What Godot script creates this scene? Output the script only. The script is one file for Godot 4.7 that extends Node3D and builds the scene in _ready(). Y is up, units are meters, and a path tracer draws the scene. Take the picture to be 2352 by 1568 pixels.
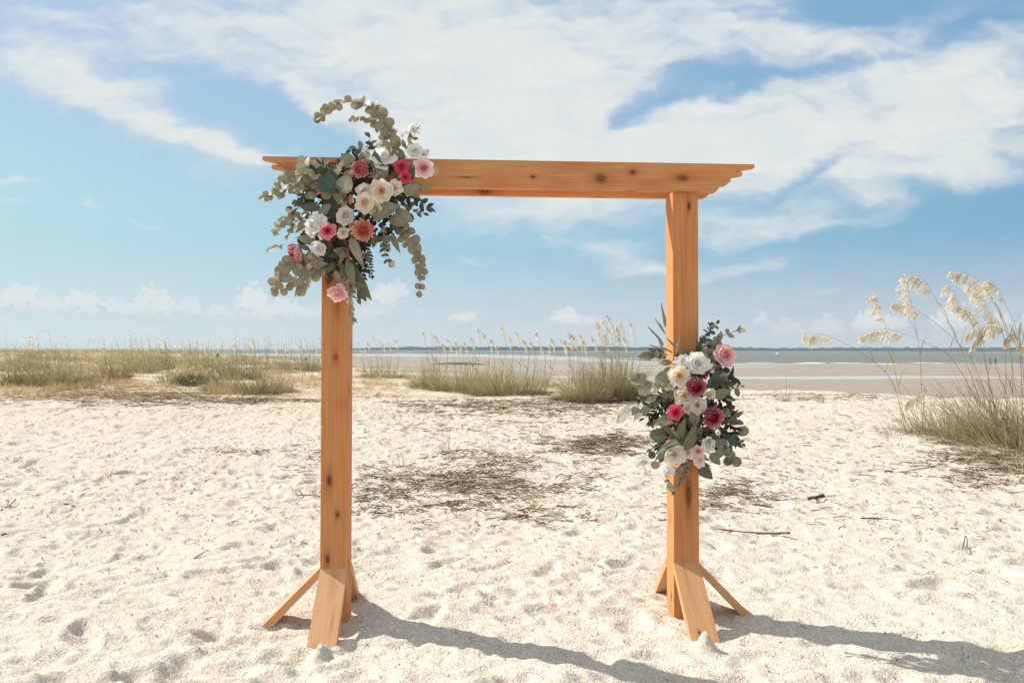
extends Node3D
# A cedar wedding arch with two flower arrangements on a dune beach.

const FOCAL := 1700.0          # lens, in units of a picture 2352 wide
const EYE := Vector3(0, 1.41, 0)
const SUN_AZ := 24.3           # the sun stands behind the arch, to its left
const SUN_EL := 40.0
const WATER_Y := -1.0

var cam: Camera3D
var rng := RandomNumberGenerator.new()
var n_big := FastNoiseLite.new()
var n_mid := FastNoiseLite.new()
var n_small := FastNoiseLite.new()
var n_cloud := FastNoiseLite.new()
var n_streak := FastNoiseLite.new()
var n_puff := FastNoiseLite.new()
var n_wood := FastNoiseLite.new()
var used := {}
var strokes: Array = []
var puffs: Array = []
var clumps_at: Array = []


# ---------------------------------------------------------------- helpers
class MB:
	var v := PackedVector3Array()
	var c := PackedColorArray()
	var uv := PackedVector2Array()
	var ix := PackedInt32Array()
	var coloured := false

	func vert(p: Vector3, t := Vector2.ZERO, col := Color.WHITE) -> int:
		v.append(p)
		uv.append(t)
		c.append(col)
		return v.size() - 1

	func tri(a: int, b: int, d: int) -> void:   # counter-clockwise seen from the front
		ix.append(a)
		ix.append(d)
		ix.append(b)

	func quad(a: int, b: int, d: int, e: int) -> void:
		tri(a, b, d)
		tri(a, d, e)

	func join(o: MB, t: Transform3D, col := Color.WHITE) -> void:
		var at := v.size()
		v.append_array(t * o.v)
		uv.append_array(o.uv)
		if o.coloured:
			c.append_array(o.c)
		else:
			var cc := PackedColorArray()
			cc.resize(o.v.size())
			cc.fill(col)
			c.append_array(cc)
		for i in o.ix:
			ix.append(i + at)

	func mesh() -> ArrayMesh:
		var n := PackedVector3Array()
		n.resize(v.size())
		for k in range(0, ix.size(), 3):
			var a := ix[k]
			var b := ix[k + 1]
			var d := ix[k + 2]
			var f := (v[d] - v[a]).cross(v[b] - v[a])
			n[a] += f
			n[b] += f
			n[d] += f
		for k in n.size():
			n[k] = n[k].normalized() if n[k].length_squared() > 0.0 else Vector3.UP
		var arr := []
		arr.resize(Mesh.ARRAY_MAX)
		arr[Mesh.ARRAY_VERTEX] = v
		arr[Mesh.ARRAY_NORMAL] = n
		arr[Mesh.ARRAY_TEX_UV] = uv
		if coloured:
			arr[Mesh.ARRAY_COLOR] = c
		arr[Mesh.ARRAY_INDEX] = ix
		var m := ArrayMesh.new()
		m.add_surface_from_arrays(Mesh.PRIMITIVE_TRIANGLES, arr)
		return m


func numbered(called: String) -> String:
	used[called] = used.get(called, -1) + 1
	return called if used[called] == 0 else "%s_%03d" % [called, used[called]]


func obj(called: String, m: Mesh, mat: Material, parent: Node = self) -> MeshInstance3D:
	var o := MeshInstance3D.new()
	o.name = numbered(called) if parent == self else called
	if parent != self:
		var k := 0
		while parent.has_node(NodePath(o.name)):
			k += 1
			o.name = "%s_%03d" % [called, k]
	o.mesh = m
	o.material_override = mat
	parent.add_child(o, true)
	return o


func tag(o: Node, label: String, category := "", group := "", kind := "") -> void:
	if label: o.set_meta("label", label)
	if category: o.set_meta("category", category)
	if group: o.set_meta("group", group)
	if kind: o.set_meta("kind", kind)


func thing(called: String, label: String, category: String, at := Vector3.ZERO, turn := 0.0, group := "") -> Node3D:
	var o := Node3D.new()
	o.name = numbered(called)
	add_child(o, true)
	o.position = at
	o.rotation.y = turn
	tag(o, label, category, group)
	return o


func lin(r: float, g: float, b: float) -> Color:
	return Color(r, g, b).linear_to_srgb()


func plain(r: float, g: float, b: float, rough := 0.8, through := 0.0) -> StandardMaterial3D:
	var m := StandardMaterial3D.new()
	m.albedo_color = lin(r, g, b)
	m.roughness = rough
	m.metallic_specular = 0.35
	m.cull_mode = BaseMaterial3D.CULL_DISABLED
	if through > 0.0:
		m.backlight_enabled = true
		var k := through / maxf(r, maxf(g, b))
		m.backlight = lin(minf(r * k, 1.0), minf(g * k, 1.0), minf(b * k, 1.0))
	return m


func at(px: float, py: float, depth: float) -> Vector3:
	return cam.transform * Vector3((px - 1176.0) / FOCAL * depth, (784.0 - py) / FOCAL * depth, -depth)


func on_ground(px: float, py: float) -> Vector3:
	# march along the sight line to the land, then settle on the sand
	var ray := (at(px, py, 1.0) - EYE)
	var d := 2.0
	var step := 0.1
	while d < 220.0:
		var p := EYE + ray * d
		if p.y <= land(p.x, p.z): break
		step = d * 0.02
		d += step
	var lo := maxf(d - step * 1.5, 1.0)
	var hi := d + step * 0.5
	for i in 9:
		var mid := (lo + hi) * 0.5
		var q := EYE + ray * mid
		if q.y <= height(q.x, q.z): hi = mid
		else: lo = mid
	return EYE + ray * hi


func ss(a: float, b: float, x: float) -> float:
	return smoothstep(a, b, x)


func tube(m: MB, pts: PackedVector3Array, r0: float, r1: float, sides := 5, col := Color.WHITE) -> void:
	var n := pts.size()
	var first := m.v.size()
	var along := 0.0
	for i in n:
		var t := (pts[mini(i + 1, n - 1)] - pts[maxi(i - 1, 0)]).normalized()
		var x := t.cross(Vector3(0.3, 0.1, 1.0)).normalized()
		var y := t.cross(x)
		var r := lerpf(r0, r1, float(i) / (n - 1))
		if i > 0: along += pts[i].distance_to(pts[i - 1])
		for k in sides:
			var a := TAU * k / sides
			m.vert(pts[i] + (x * cos(a) + y * sin(a)) * r, Vector2(float(k) / sides, along), col)
	for i in n - 1:
		for k in sides:
			var a := first + i * sides + k
			var b := first + i * sides + (k + 1) % sides
			m.quad(a, a + sides, b + sides, b)


func curve(pts: Array, steps: int) -> PackedVector3Array:
	var out := PackedVector3Array()
	var n := pts.size()
	for i in n - 1:
		var p0: Vector3 = pts[maxi(i - 1, 0)]
		var p1: Vector3 = pts[i]
		var p2: Vector3 = pts[i + 1]
		var p3: Vector3 = pts[mini(i + 2, n - 1)]
		for k in steps:
			out.append(p1.cubic_interpolate(p2, p0, p3, float(k) / steps))
	out.append(pts[n - 1])
	return out


# ---------------------------------------------------------------- the shape of the land
func crest(x: float) -> float:
	# how far out the dune ends, seaward of the arch; it runs off to the left
	if x > 8.2: return lerpf(16.0, 13.0, clampf((x - 8.2) / 6.0, 0.0, 1.0))
	if x > 3.8: return lerpf(18.5, 16.0, (x - 3.8) / 4.4)
	if x > -3.1: return lerpf(30.0, 18.5, (x + 3.1) / 6.9)
	if x > -8.4: return lerpf(38.0, 30.0, (x + 8.4) / 5.3)
	if x > -19.0: return lerpf(58.0, 38.0, (x + 19.0) / 10.6)
	if x > -45.0: return lerpf(105.0, 58.0, (x + 45.0) / 26.0)
	return 105.0 - (x + 45.0) * 1.6


func land(x: float, z: float) -> float:
	var d := -z
	var up := 0.46 * ss(4.6, 14.5, d) + 0.0035 * clampf(d - 14.0, 0.0, 60.0)
	up += 0.22 * ss(-5.0, -13.0, x) * ss(13.0, 24.0, d)
	up += 0.03 * ss(7.0, 11.5, d) * ss(3.0, 6.5, x)
	up -= 0.05 * ss(3.4, 2.2, d)
	var c := crest(x) + n_big.get_noise_2d(x * 0.7, z * 0.7) * 2.0
	var w := 3.0 + c * 0.12
	var t := ss(c - w * 0.25, c + w, d)
	return lerpf(up, -1.35, t)


func height(x: float, z: float) -> float:
	var h := land(x, z)
	var calm := 1.0
	if z > -5.0 and absf(x) < 2.5:
		calm = 1.0 - 0.85 * maxf(ss(0.75, 0.25, Vector2(x + 0.92, z + 3.65).length()), ss(0.75, 0.25, Vector2(x - 0.95, z + 3.75).length()))
	h -= 0.022 * (1.0 - calm)
	h += (n_big.get_noise_2d(x, z) * 0.04 + n_mid.get_noise_2d(x, z) * (0.011 + 0.005 * ss(5.0, 8.0, -z))) * calm
	# sand heaped round the feet of the arch
	for m in mounds:
		var q: float = Vector2(x - m[0], z - m[1]).length_squared() / (m[2] * m[2])
		if q < 6.0: h += m[3] * exp(-q)
	return h


var mounds: Array = [[-0.885, -3.43, 0.036, 0.085], [0.925, -3.54, 0.038, 0.085], [-0.80, -3.42, 0.09, 0.012], [-1.3, -3.95, 0.10, 0.012], [-0.66, -3.8, 0.14, 0.02], [1.36, -4.02, 0.14, 0.02], [0.3, -3.2, 0.25, 0.025], [-0.2, -2.95, 0.22, 0.03], [1.5, -3.0, 0.25, 0.03], [1.05, -2.95, 0.18, 0.03]]


# ---------------------------------------------------------------- everything
func _ready() -> void:
	rng.seed = 20240611
	noises()
	camera_and_light()
	ground()
	sea()
	far_shore()
	arch()
	upper_flowers()
	lower_flowers()
	meadow()
	middle_clumps()
	sea_oats()
	litter()
	sprouts()
	small_things()


func noises() -> void:
	for a in [[n_big, 11, 0.55, 3], [n_mid, 12, 3.4, 3], [n_small, 13, 12.0, 2], [n_cloud, 14, 1.0, 5], [n_streak, 15, 1.0, 4], [n_puff, 16, 1.0, 4], [n_wood, 17, 1.0, 3]]:
		var n: FastNoiseLite = a[0]
		n.seed = a[1]
		n.noise_type = FastNoiseLite.TYPE_SIMPLEX_SMOOTH
		n.frequency = a[2]
		n.fractal_type = FastNoiseLite.FRACTAL_FBM
		n.fractal_octaves = a[3]


func camera_and_light() -> void:
	cam = Camera3D.new()
	cam.name = "camera"
	add_child(cam)
	cam.position = EYE
	cam.rotation = Vector3(atan(19.0 / FOCAL), 0, 0.0023)
	cam.fov = rad_to_deg(2.0 * atan(784.0 / FOCAL))
	cam.near = 0.05
	cam.far = 12000.0
	cam.current = true

	var env := Environment.new()
	env.tonemap_mode = Environment.TONE_MAPPER_LINEAR
	env.tonemap_exposure = 1.27
	env.background_mode = Environment.BG_SKY
	env.sdfgi_enabled = true
	env.ssao_enabled = true
	env.ssil_enabled = true
	env.fog_enabled = true
	env.fog_density = 0.00011
	env.fog_light_color = Color(0.80, 0.87, 0.93)
	env.sky = Sky.new()
	var pm := PanoramaSkyMaterial.new()
	pm.panorama = sky_picture()
	env.sky.sky_material = pm
	env.background_energy_multiplier = 0.78
	var we := WorldEnvironment.new()
	we.name = "world_environment"
	we.environment = env
	add_child(we)

	var sun := DirectionalLight3D.new()
	sun.name = "sun"
	sun.light_energy = 1.6
	sun.light_color = Color(1.0, 0.975, 0.93)
	sun.light_angular_distance = 0.5
	sun.shadow_enabled = true
	var e := deg_to_rad(SUN_EL)
	var a := deg_to_rad(SUN_AZ)
	var towards := Vector3(-cos(e) * cos(a), sin(e), -cos(e) * sin(a))
	sun.transform = Transform3D(Basis.looking_at(-towards, Vector3.UP), Vector3(0, 10, 0))
	add_child(sun)


# ---------------------------------------------------------------- the sky
func sky_strokes() -> void:
	# soft banks of high cloud (amount > 0) and gaps of clear air (amount < 0): centre, half-length, half-width, tilt, amount; the chart is the tangent plane to the north
	for s in [
		[1330, 150, 560, 230, -4, 1.5], [900, 40, 420, 110, 6, 1.0], [1120, 270, 260, 150, 10, 1.0], [1550, 330, 480, 110, -4, 1.3], [2000, 300, 420, 130, -8, 1.2],
		[2250, 180, 260, 160, -12, 1.1], [1900, 90, 300, 70, 10, 0.7], [2220, 390, 190, 60, -14, 0.9], [2030, 440, 90, 45, 35, 0.8], [1300, 400, 330, 70, 3, 0.9],
		[120, 170, 210, 60, 14, 1.1], [300, 260, 240, 62, 26, 1.2], [470, 335, 190, 32, 14, 1.1], [620, 352, 110, 14, -4, 0.6], [130, 40, 300, 60, 8, 0.55], [560, 60, 300, 60, 8, 0.5], [720, 245, 90, 28, 32, 0.8], [860, 285, 150, 40, 22, 0.9],
		[620, 190, 140, 40, 16, 0.25], [420, 90, 620, 130, 4, 0.42], [560, 150, 320, 60, 14, 0.3], [1240, 490, 230, 34, -2, 0.75], [1130, 520, 70, 16, -20, 0.4],
		[1790, 515, 200, 36, -3, 1.25], [1700, 555, 80, 20, -10, 0.6], [1960, 510, 120, 16, -12, 0.6], [1430, 580, 150, 22, 12, 1.0], [1480, 620, 110, 18, 4, 0.9], [1730, 612, 130, 18, -10, 1.0],
		[1900, 662, 90, 12, -8, 0.7], [1130, 590, 130, 10, 2, 0.3], [1060, 593, 36, 8, 4, 0.5],
		[30, 410, 58, 8, 6, 1.0], [20, 455, 60, 8, 6, 1.0], [215, 458, 34, 8, 8, 1.1], [348, 525, 50, 6, 8, 1.0], [397, 430, 15, 4, 0, 0.6], [1265, 538, 18, 5, 4, 0.6],
		[1600, 190, 150, 40, -12, -1.15], [1500, 262, 85, 42, -30, -1.0], [1570, 225, 200, 14, -18, -0.35], [1850, 150, 220, 20, -5, -0.9], [1980, 15, 110, 32, 4, -1.7], [2200, 60, 130, 22, -20, -0.8], [2050, 240, 180, 20, 0, -0.5], [1700, 250, 110, 26, -10, -0.5],
		[640, 275, 190, 55, 22, -1.3], [760, 330, 120, 24, 14, -0.8], [850, 190, 120, 22, 20, -0.5], [1050, 325, 90, 18, 18, -0.3], [1880, 390, 180, 18, -28, -0.9], [2150, 480, 220, 60, -14, -0.9],
		[200, 330, 160, 40, 20, -0.6], [80, 280, 120, 40, 10, -0.7], [1450, 250, 40, 30, 0, -0.8],
	]:
		strokes.append([s[0], s[1], 1.0 / s[2], 1.0 / s[3], cos(deg_to_rad(s[4])), sin(deg_to_rad(s[4])), s[5]])
	# heaped clouds low over the sea: centre, base, half-width, height, amount
	puffs = [
		[40, 715, 62, 68, 1.0], [110, 718, 50, 40, 0.7], [185, 722, 55, 62, 0.9], [260, 724, 60, 40, 0.7], [350, 726, 60, 74, 0.9], [430, 728, 45, 50, 0.7], [500, 728, 40, 30, 0.6], [575, 730, 42, 84, 1.0], [650, 732, 70, 48, 0.8],
		[880, 708, 36, 64, 1.0], [915, 690, 26, 48, 0.9], [850, 728, 60, 30, 0.6], [1065, 738, 45, 22, 0.9], [1300, 746, 44, 46, 1.1], [1360, 748, 30, 32, 0.6], [1750, 745, 22, 34, 0.7], [1810, 768, 46, 40, 0.45], [1900, 765, 52, 48, 0.6],
		[2010, 762, 56, 64, 1.0], [2060, 752, 36, 34, 0.8], [2195, 752, 62, 56, 1.0], [2300, 752, 40, 44, 0.8], [2390, 752, 50, 50, 0.8], [720, 732, 50, 36, 0.6], [-60, 716, 60, 58, 0.9], [2480, 752, 60, 40, 0.7],
	]


func sky_colour(dir: Vector3) -> Color:
	var el := asin(clampf(dir.y, 0.0, 1.0))
	var deg := rad_to_deg(el)
	var side := clampf(dir.x * 0.8 + 0.55, 0.0, 1.0)          # clear air is paler towards the sun's side
	var low := Color(0.63, 0.78, 0.82).lerp(Color(0.49, 0.565, 0.655), side)
	var mid := Color(0.52, 0.765, 0.84).lerp(Color(0.225, 0.45, 0.64), side)
	var high := Color(0.43, 0.62, 0.82).lerp(Color(0.20, 0.40, 0.62), side)
	var c := low.lerp(mid, ss(0.5, 9.0, deg)).lerp(high, ss(8.0, 22.0, deg)).lerp(Color(0.22, 0.34, 0.52), ss(24.0, 80.0, deg))
	var ahead := ss(0.62, 0.74, -dir.z)
	# the layer of high cloud
	var k := 1.0 / (dir.y + 0.09)
	var u := dir.x * k
	var w := dir.z * k
	var amount := 0.0
	var free := 0.0
	if ahead < 1.0:
		free = 0.95 * ss(-0.6, 0.15, n_cloud.get_noise_2d(u * 0.55 + 9.0, w * 0.75)) + 0.5 * ss(0.0, 0.5, n_streak.get_noise_2d(u * 2.4 + w * 0.9, w * 0.8))
		free *= ss(3.0, 14.0, deg)
	if ahead > 0.0:
		var px := 1176.0 + FOCAL * dir.x / -dir.z
		var py := 803.0 - FOCAL * dir.y / -dir.z
		var wx := n_cloud.get_noise_2d(px * 0.0035, py * 0.006) * 70.0 + n_cloud.get_noise_2d(px * 0.014 + 40.0, py * 0.022) * 6.0
		var wy := n_cloud.get_noise_2d(px * 0.0035 + 70.0, py * 0.006) * 42.0 + n_cloud.get_noise_2d(px * 0.014 + 90.0, py * 0.026) * 5.0
		var shrink := ss(830.0, 500.0, py) * 0.85 + 0.15
		px += wx * shrink
		py += wy * shrink
		var sum := 0.0
		for s in strokes:
			var dx: float = px - s[0]
			var dy: float = py - s[1]
			var a: float = (dx * s[4] + dy * s[5]) * s[2]
			var b: float = (dy * s[4] - dx * s[5]) * s[3]
			var q := a * a + b * b
			if q < 4.0:
				sum += s[6] * exp(-q * 0.8 - q * q * 0.10)
		var grain := n_streak.get_noise_2d(px * 0.006 + py * 0.002, py * 0.019 - px * 0.003) * 0.65 + n_cloud.get_noise_2d(px * 0.02, py * 0.03) * 0.09
		var wisp := n_streak.get_noise_2d(px * 0.0022 - py * 0.002 + 33.0, py * 0.022 + px * 0.004)
		var here := ss(-0.15, 2.15, sum * (1.0 + grain * 0.45) + (grain * 0.30 + wisp * 0.34) * ss(-0.1, 0.4, sum + 0.2))
		# heaps over the horizon
		var heap := 0.0
		var shade := 0.0
		if deg < 8.0 and deg > 0.2:
			var x0 := 1176.0 + FOCAL * dir.x / -dir.z
			var y0 := 803.0 - FOCAL * dir.y / -dir.z
			var bil := absf(n_puff.get_noise_2d(x0 * 0.02, y0 * 0.024)) * 1.5 + n_puff.get_noise_2d(x0 * 0.055, y0 * 0.06) * 0.35
			for p in puffs:
				var a: float = (x0 - p[0]) / p[2]
				if absf(a) > 1.6: continue
				var b: float = (p[1] - y0) / p[3]
				if b < -0.5 or b > 1.5: continue
				var body := 1.0 - a * a * 0.85 - maxf(b, 0.0) * maxf(b, 0.0) * 0.95 + bil * 0.75 - 0.42
				var dd: float = ss(0.0, 0.22, body) * ss(-0.45, 0.35, b) * p[4]
				if dd > heap:
					heap = dd
					shade = ss(0.25, -0.1, b - bil * 0.5 + 0.15)
		amount = lerpf(free, here, ahead)
		var veil := ss(9.0, 0.0, deg) * 0.35 * (0.75 + 0.5 * n_cloud.get_noise_2d(px * 0.004, py * 0.02))
		amount = maxf(amount, veil * ahead)
		var white := Color(0.79, 0.825, 0.815).lerp(Color(0.65, 0.68, 0.80), ss(0.75, 0.2, amount) * ss(9.0, 16.0, deg))
		var mott := 1.0 + 0.075 * n_cloud.get_noise_2d(px * 0.0045 + 5.0, py * 0.009 + 2.0) + 0.03 * wisp
		white = Color(white.r * mott, white.g * (0.35 + 0.65 * mott), white.b * (0.75 + 0.25 * mott))
		c = c.lerp(white, clampf(amount, 0.0, 1.0) * 0.96)
		var pile := Color(0.83, 0.84, 0.82).lerp(Color(0.60, 0.66, 0.72), shade)
		c = c.lerp(pile, heap * 0.62 * ahead)
	else:
		c = c.lerp(Color(0.77, 0.785, 0.77), clampf(free, 0.0, 1.0) * 0.95)
	return c


func sky_rows(i: int, out: Array, wide: int, tall: int, x0: int, w: int) -> void:
	var row := PackedFloat32Array()
	row.resize(w * 3)
	var el := (0.5 - (i + 0.5) / tall) * PI
	var cy := cos(el)
	for k in w:
		var az := (x0 + k + 0.5) / wide * TAU
		var c := sky_colour(Vector3(sin(az) * cy, sin(el), -cos(az) * cy))
		row[k * 3] = c.r
		row[k * 3 + 1] = c.g
		row[k * 3 + 2] = c.b
	out[i] = row.to_byte_array()


func sky_block(wide: int, tall: int, x0: int, w: int, from: int, to: int) -> Image:
	var out := []
	out.resize(to)
	var job := WorkerThreadPool.add_group_task(func(i): sky_rows(i + from, out, wide, tall, x0, w), to - from, -1, true)
	WorkerThreadPool.wait_for_group_task_completion(job)
	var all := PackedByteArray()
	for i in range(from, to):
		all.append_array(out[i])
	return Image.create_from_data(w, to - from, false, Image.FORMAT_RGBF, all)


func sky_picture() -> ImageTexture:
	sky_strokes()
	var small := sky_block(1024, 512, 0, 1024, 0, 256)
	small.resize(4096, 1024, Image.INTERPOLATE_CUBIC)
	var im := Image.create_empty(4096, 2048, false, Image.FORMAT_RGBF)
	im.fill(Color(0.5, 0.47, 0.42))
	im.blit_rect(small, Rect2i(0, 0, 4096, 1024), Vector2i.ZERO)
	var half := 480
	var fine := sky_block(4096, 2048, -half, half * 2, 680, 1024)
	im.blit_rect(fine, Rect2i(half, 0, half, 344), Vector2i(0, 680))
	im.blit_rect(fine, Rect2i(0, 0, half, 344), Vector2i(4096 - half, 680))
	return ImageTexture.create_from_image(im)


# ---------------------------------------------------------------- sand, flats, water
func noise_image(size: int, freq: float, octaves: int, sd: int) -> Image:
	var n := FastNoiseLite.new()
	n.seed = sd
	n.noise_type = FastNoiseLite.TYPE_SIMPLEX
	n.frequency = freq
	n.fractal_octaves = octaves
	return n.get_seamless_image(size, size)


func sand_material() -> StandardMaterial3D:
	var size := 1024
	# grains about 4 mm across: noise drawn coarse and enlarged
	var raw := PackedByteArray()
	raw.resize(360 * 360)
	for i in raw.size(): raw[i] = rng.randi_range(0, 255)
	var gi := Image.create_from_data(360, 360, false, Image.FORMAT_L8, raw)
	gi.resize(size, size, Image.INTERPOLATE_CUBIC)
	var a := gi.get_data()
	var b := noise_image(size, 0.012, 4, 4).get_data()
	var g := noise_image(size, 0.05, 4, 9).get_data()
	var bytes := PackedByteArray()
	bytes.resize(size * size * 3)
	var bump := PackedByteArray()
	bump.resize(size * size)
	var warm := [0.778, 0.738, 0.690]
	for i in size * size:
		var f := (a[i] - 128) / 128.0
		var w := (b[i] - 128) / 128.0
		var k := 1.0 + f * 0.17 + w * 0.05
		bytes[i * 3] = clampi(int(255.0 * warm[0] * k), 0, 255)
		bytes[i * 3 + 1] = clampi(int(255.0 * warm[1] * k * (1.0 - w * 0.01)), 0, 255)
		bytes[i * 3 + 2] = clampi(int(255.0 * warm[2] * k * (1.0 - w * 0.025)), 0, 255)
		bump[i] = clampi(128 + int((a[i] - 128) * 0.40 + (g[i] - 128) * 0.75), 0, 255)
	# dark grains and crumbs of shell
	for i in 5200:
		var x := rng.randi_range(1, size - 3)
		var y := rng.randi_range(1, size - 3)
		var t := rng.randf()
		for q in (2 if t < 0.6 else 4):
			var p := ((y + q / 2) * size + x + q % 2) * 3
			var dark := lerpf(0.35, 0.75, rng.randf())
			bytes[p] = int(bytes[p] * dark)
			bytes[p + 1] = int(bytes[p + 1] * dark * 0.96)
			bytes[p + 2] = int(bytes[p + 2] * dark * 0.9)
	var m := StandardMaterial3D.new()
	m.albedo_texture = ImageTexture.create_from_image(Image.create_from_data(size, size, false, Image.FORMAT_RGB8, bytes))
	m.uv1_triplanar = true
	m.uv1_world_triplanar = true
	m.uv1_scale = Vector3.ONE * 0.72
	m.heightmap_enabled = true
	m.heightmap_texture = ImageTexture.create_from_image(Image.create_from_data(size, size, false, Image.FORMAT_L8, bump))
	m.heightmap_scale = 0.62
	m.roughness = 0.95
	m.metallic_specular = 0.15
	m.vertex_color_use_as_albedo = true
	return m


func steps(from: float, to: float, first: float, grow: float) -> Array:
	var out := []
	var x := from
	var d := first
	while x < to:
		out.append(x)
		x += d
		d *= grow
	return out


func ground() -> void:
	var xs := PackedFloat32Array()
	var right := steps(0.0, 4.2, 0.0185, 1.0)
	right.append_array(steps(4.2, 14.0, 0.022, 1.012))
	right.append_array(steps(14.0, 60.0, 0.2, 1.05))
	right.append_array(steps(60.0, 4200.0, 3.0, 1.3))
	for i in range(right.size() - 1, 0, -1): xs.append(-right[i])
	for x in right: xs.append(x)
	var zs := PackedFloat32Array()
	var behind := steps(0.0, 300.0, 0.3, 1.25)
	for i in range(behind.size() - 1, 0, -1): zs.append(behind[i] - 1.9)
	for d in steps(1.9, 6.5, 0.0185, 1.0): zs.append(-d)
	for d in steps(6.5, 40.0, 0.019, 1.0115): zs.append(-d)
	for d in steps(40.0, 140.0, 0.5, 1.03): zs.append(-d)
	for d in steps(140.0, 4300.0, 6.0, 1.25): zs.append(-d)
	var nx := xs.size()
	var nz := zs.size()
	var h := PackedFloat32Array()
	h.resize(nx * nz)
	for j in nz:
		var z := zs[j]
		var near := z < -1.5 and z > -60.0
		for i in nx:
			var x := xs[i]
			if near and absf(x) < 60.0:
				h[j * nx + i] = height(x, z) + (n_small.get_noise_2d(x, z) * 0.006 if z > -14.0 and absf(x) < 12.0 else 0.0)
			elif z > -1.5 or absf(x) < 400.0:
				h[j * nx + i] = land(x, z)
			else:
				h[j * nx + i] = -1.35
	# footprints and scuffs
	for s in 8500:
		var d := 2.3 + 13.0 * pow(rng.randf(), 0.95)
		var cx := rng.randf_range(-1.0, 1.0) * (d * 0.78 + 0.4)
		var big := rng.randf() < 0.22
		var ra := rng.randf_range(0.075, 0.14) if big else rng.randf_range(0.028, 0.07)
		var rb := ra * rng.randf_range(0.4, 0.75)
		var deep := rb * rng.randf_range(0.14, 0.43) * (0.75 if cx > 0.8 else 1.0)
		if d > 7.0: deep *= 1.1
		if big and rng.randf() < 0.25: deep *= -0.3
		var turn := rng.randf_range(-0.9, 0.5)
		if rng.randf() < 0.25: turn = rng.randf_range(0.0, PI)
		var cs := cos(turn)
		var sn := sin(turn)
		var lobe := rng.randf_range(0.0, TAU)
		var reach := ra * 1.9
		var i0 := xs.bsearch(cx - reach)
		var i1 := xs.bsearch(cx + reach)
		var j0 := zs.size() - 1
		# zs falls, so look it up by hand
		var lo := 0
		var hi := nz - 1
		while lo < hi:
			var mid := (lo + hi) / 2
			if zs[mid] > -d + reach: lo = mid + 1
			else: hi = mid
		j0 = lo
		for j in range(j0, nz):
			if zs[j] < -d - reach: break
			for i in range(i0, mini(i1 + 1, nx)):
				var px := xs[i] - cx
				var pz := zs[j] + d
				var a := (px * cs - pz * sn) / ra
				var b := (px * sn + pz * cs) / rb
				var q := sqrt(a * a + b * b) * (1.0 + 0.18 * sin(3.0 * atan2(b, a) + lobe))
				if q > 2.2: continue
				h[j * nx + i] += -deep * exp(-q * q * q * q * 0.9) + deep * 0.35 * exp(-(q - 1.3) * (q - 1.3) * 9.0)
	var m := MB.new()
	m.v.resize(nx * nz)
	m.uv.resize(nx * nz)
	m.c.resize(nx * nz)
	m.coloured = true
	for j in nz:
		for i in nx:
			var x := xs[i]
			var z := zs[j]
			m.v[j * nx + i] = Vector3(x, h[j * nx + i], z)
			m.uv[j * nx + i] = Vector2(x, z)
			# the sand under the dune grass is tanner than the trodden sand
			var tan := ss(9.0, 17.0, -z) * clampf(0.5 + n_big.get_noise_2d(x * 0.8 + 50.0, z * 0.8) * 1.6, 0.0, 1.0) * ss(6.5, 1.5, x)
			tan = maxf(tan, ss(40.0, 90.0, -z))
			var tone := 1.0 + n_big.get_noise_2d(x * 1.3 + 20.0, z * 1.3) * 0.05
			var c := Color(1, 1, 1).lerp(Color(0.80, 0.70, 0.53), tan * 0.8) * tone
			m.c[j * nx + i] = Color(c.r, c.g, c.b, 1.0)
	m.ix.resize((nx - 1) * (nz - 1) * 6)
	var at_ := 0
	for j in nz - 1:
		for i in nx - 1:
			var a := j * nx + i
			var b := a + 1
			var d := a + nx
			var e := d + 1
			for k in [a, d, b, b, d, e]:
				m.ix[at_] = k
				at_ += 1
	var g := obj("ground", m.mesh(), sand_material())
	tag(g, "trodden white beach sand with shallow footprints running up to the dune", "", "", "structure")


func shore(bearing: float) -> float:
	# how far off the sea begins, by bearing: near to the right, far off behind the dune
	return lerpf(420.0, 136.0, ss(-0.12, 0.26, bearing))


func flat_height(x: float, z: float) -> float:
	var d := -z
	var edge := shore(x / maxf(d, 1.0))
	var h := lerpf(-0.86, -1.0, ss(15.0, edge, d)) - 0.3 * ss(edge, edge + 120.0, d)
	h += n_big.get_noise_2d(x * 0.035, z * 0.10) * 0.022 + n_big.get_noise_2d(x * 0.12 + 7.0, z * 0.3) * 0.010
	# the flat lies lower and wetter away to the left
	h -= 0.050 * ss(70.0, 120.0, d) * ss(0.24, 0.10, x / maxf(d, 1.0)) * ss(edge, edge * 0.8, d)
	# the tide pools: long shallow troughs along the shore
	for p in [[66.0, 3.4, 24.0, 26.0, 0.22], [90.0, 3.0, -4.0, 26.0, 0.14], [104.0, 3.0, 6.0, 30.0, 0.09], [76.0, 2.4, -14.0, 16.0, 0.17], [118.0, 3.0, -18.0, 40.0, 0.08]]:
		var a: float = (d - p[0] + sin(x * 0.09) * 1.5 + n_big.get_noise_2d(x * 0.06, 3.0) * 2.0) / p[1]
		var b: float = (x - p[2]) / p[3]
		if absf(a) < 3.0 and absf(b) < 2.0:
			h -= p[4] * exp(-a * a) * exp(-b * b * b * b)
	return h


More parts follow.
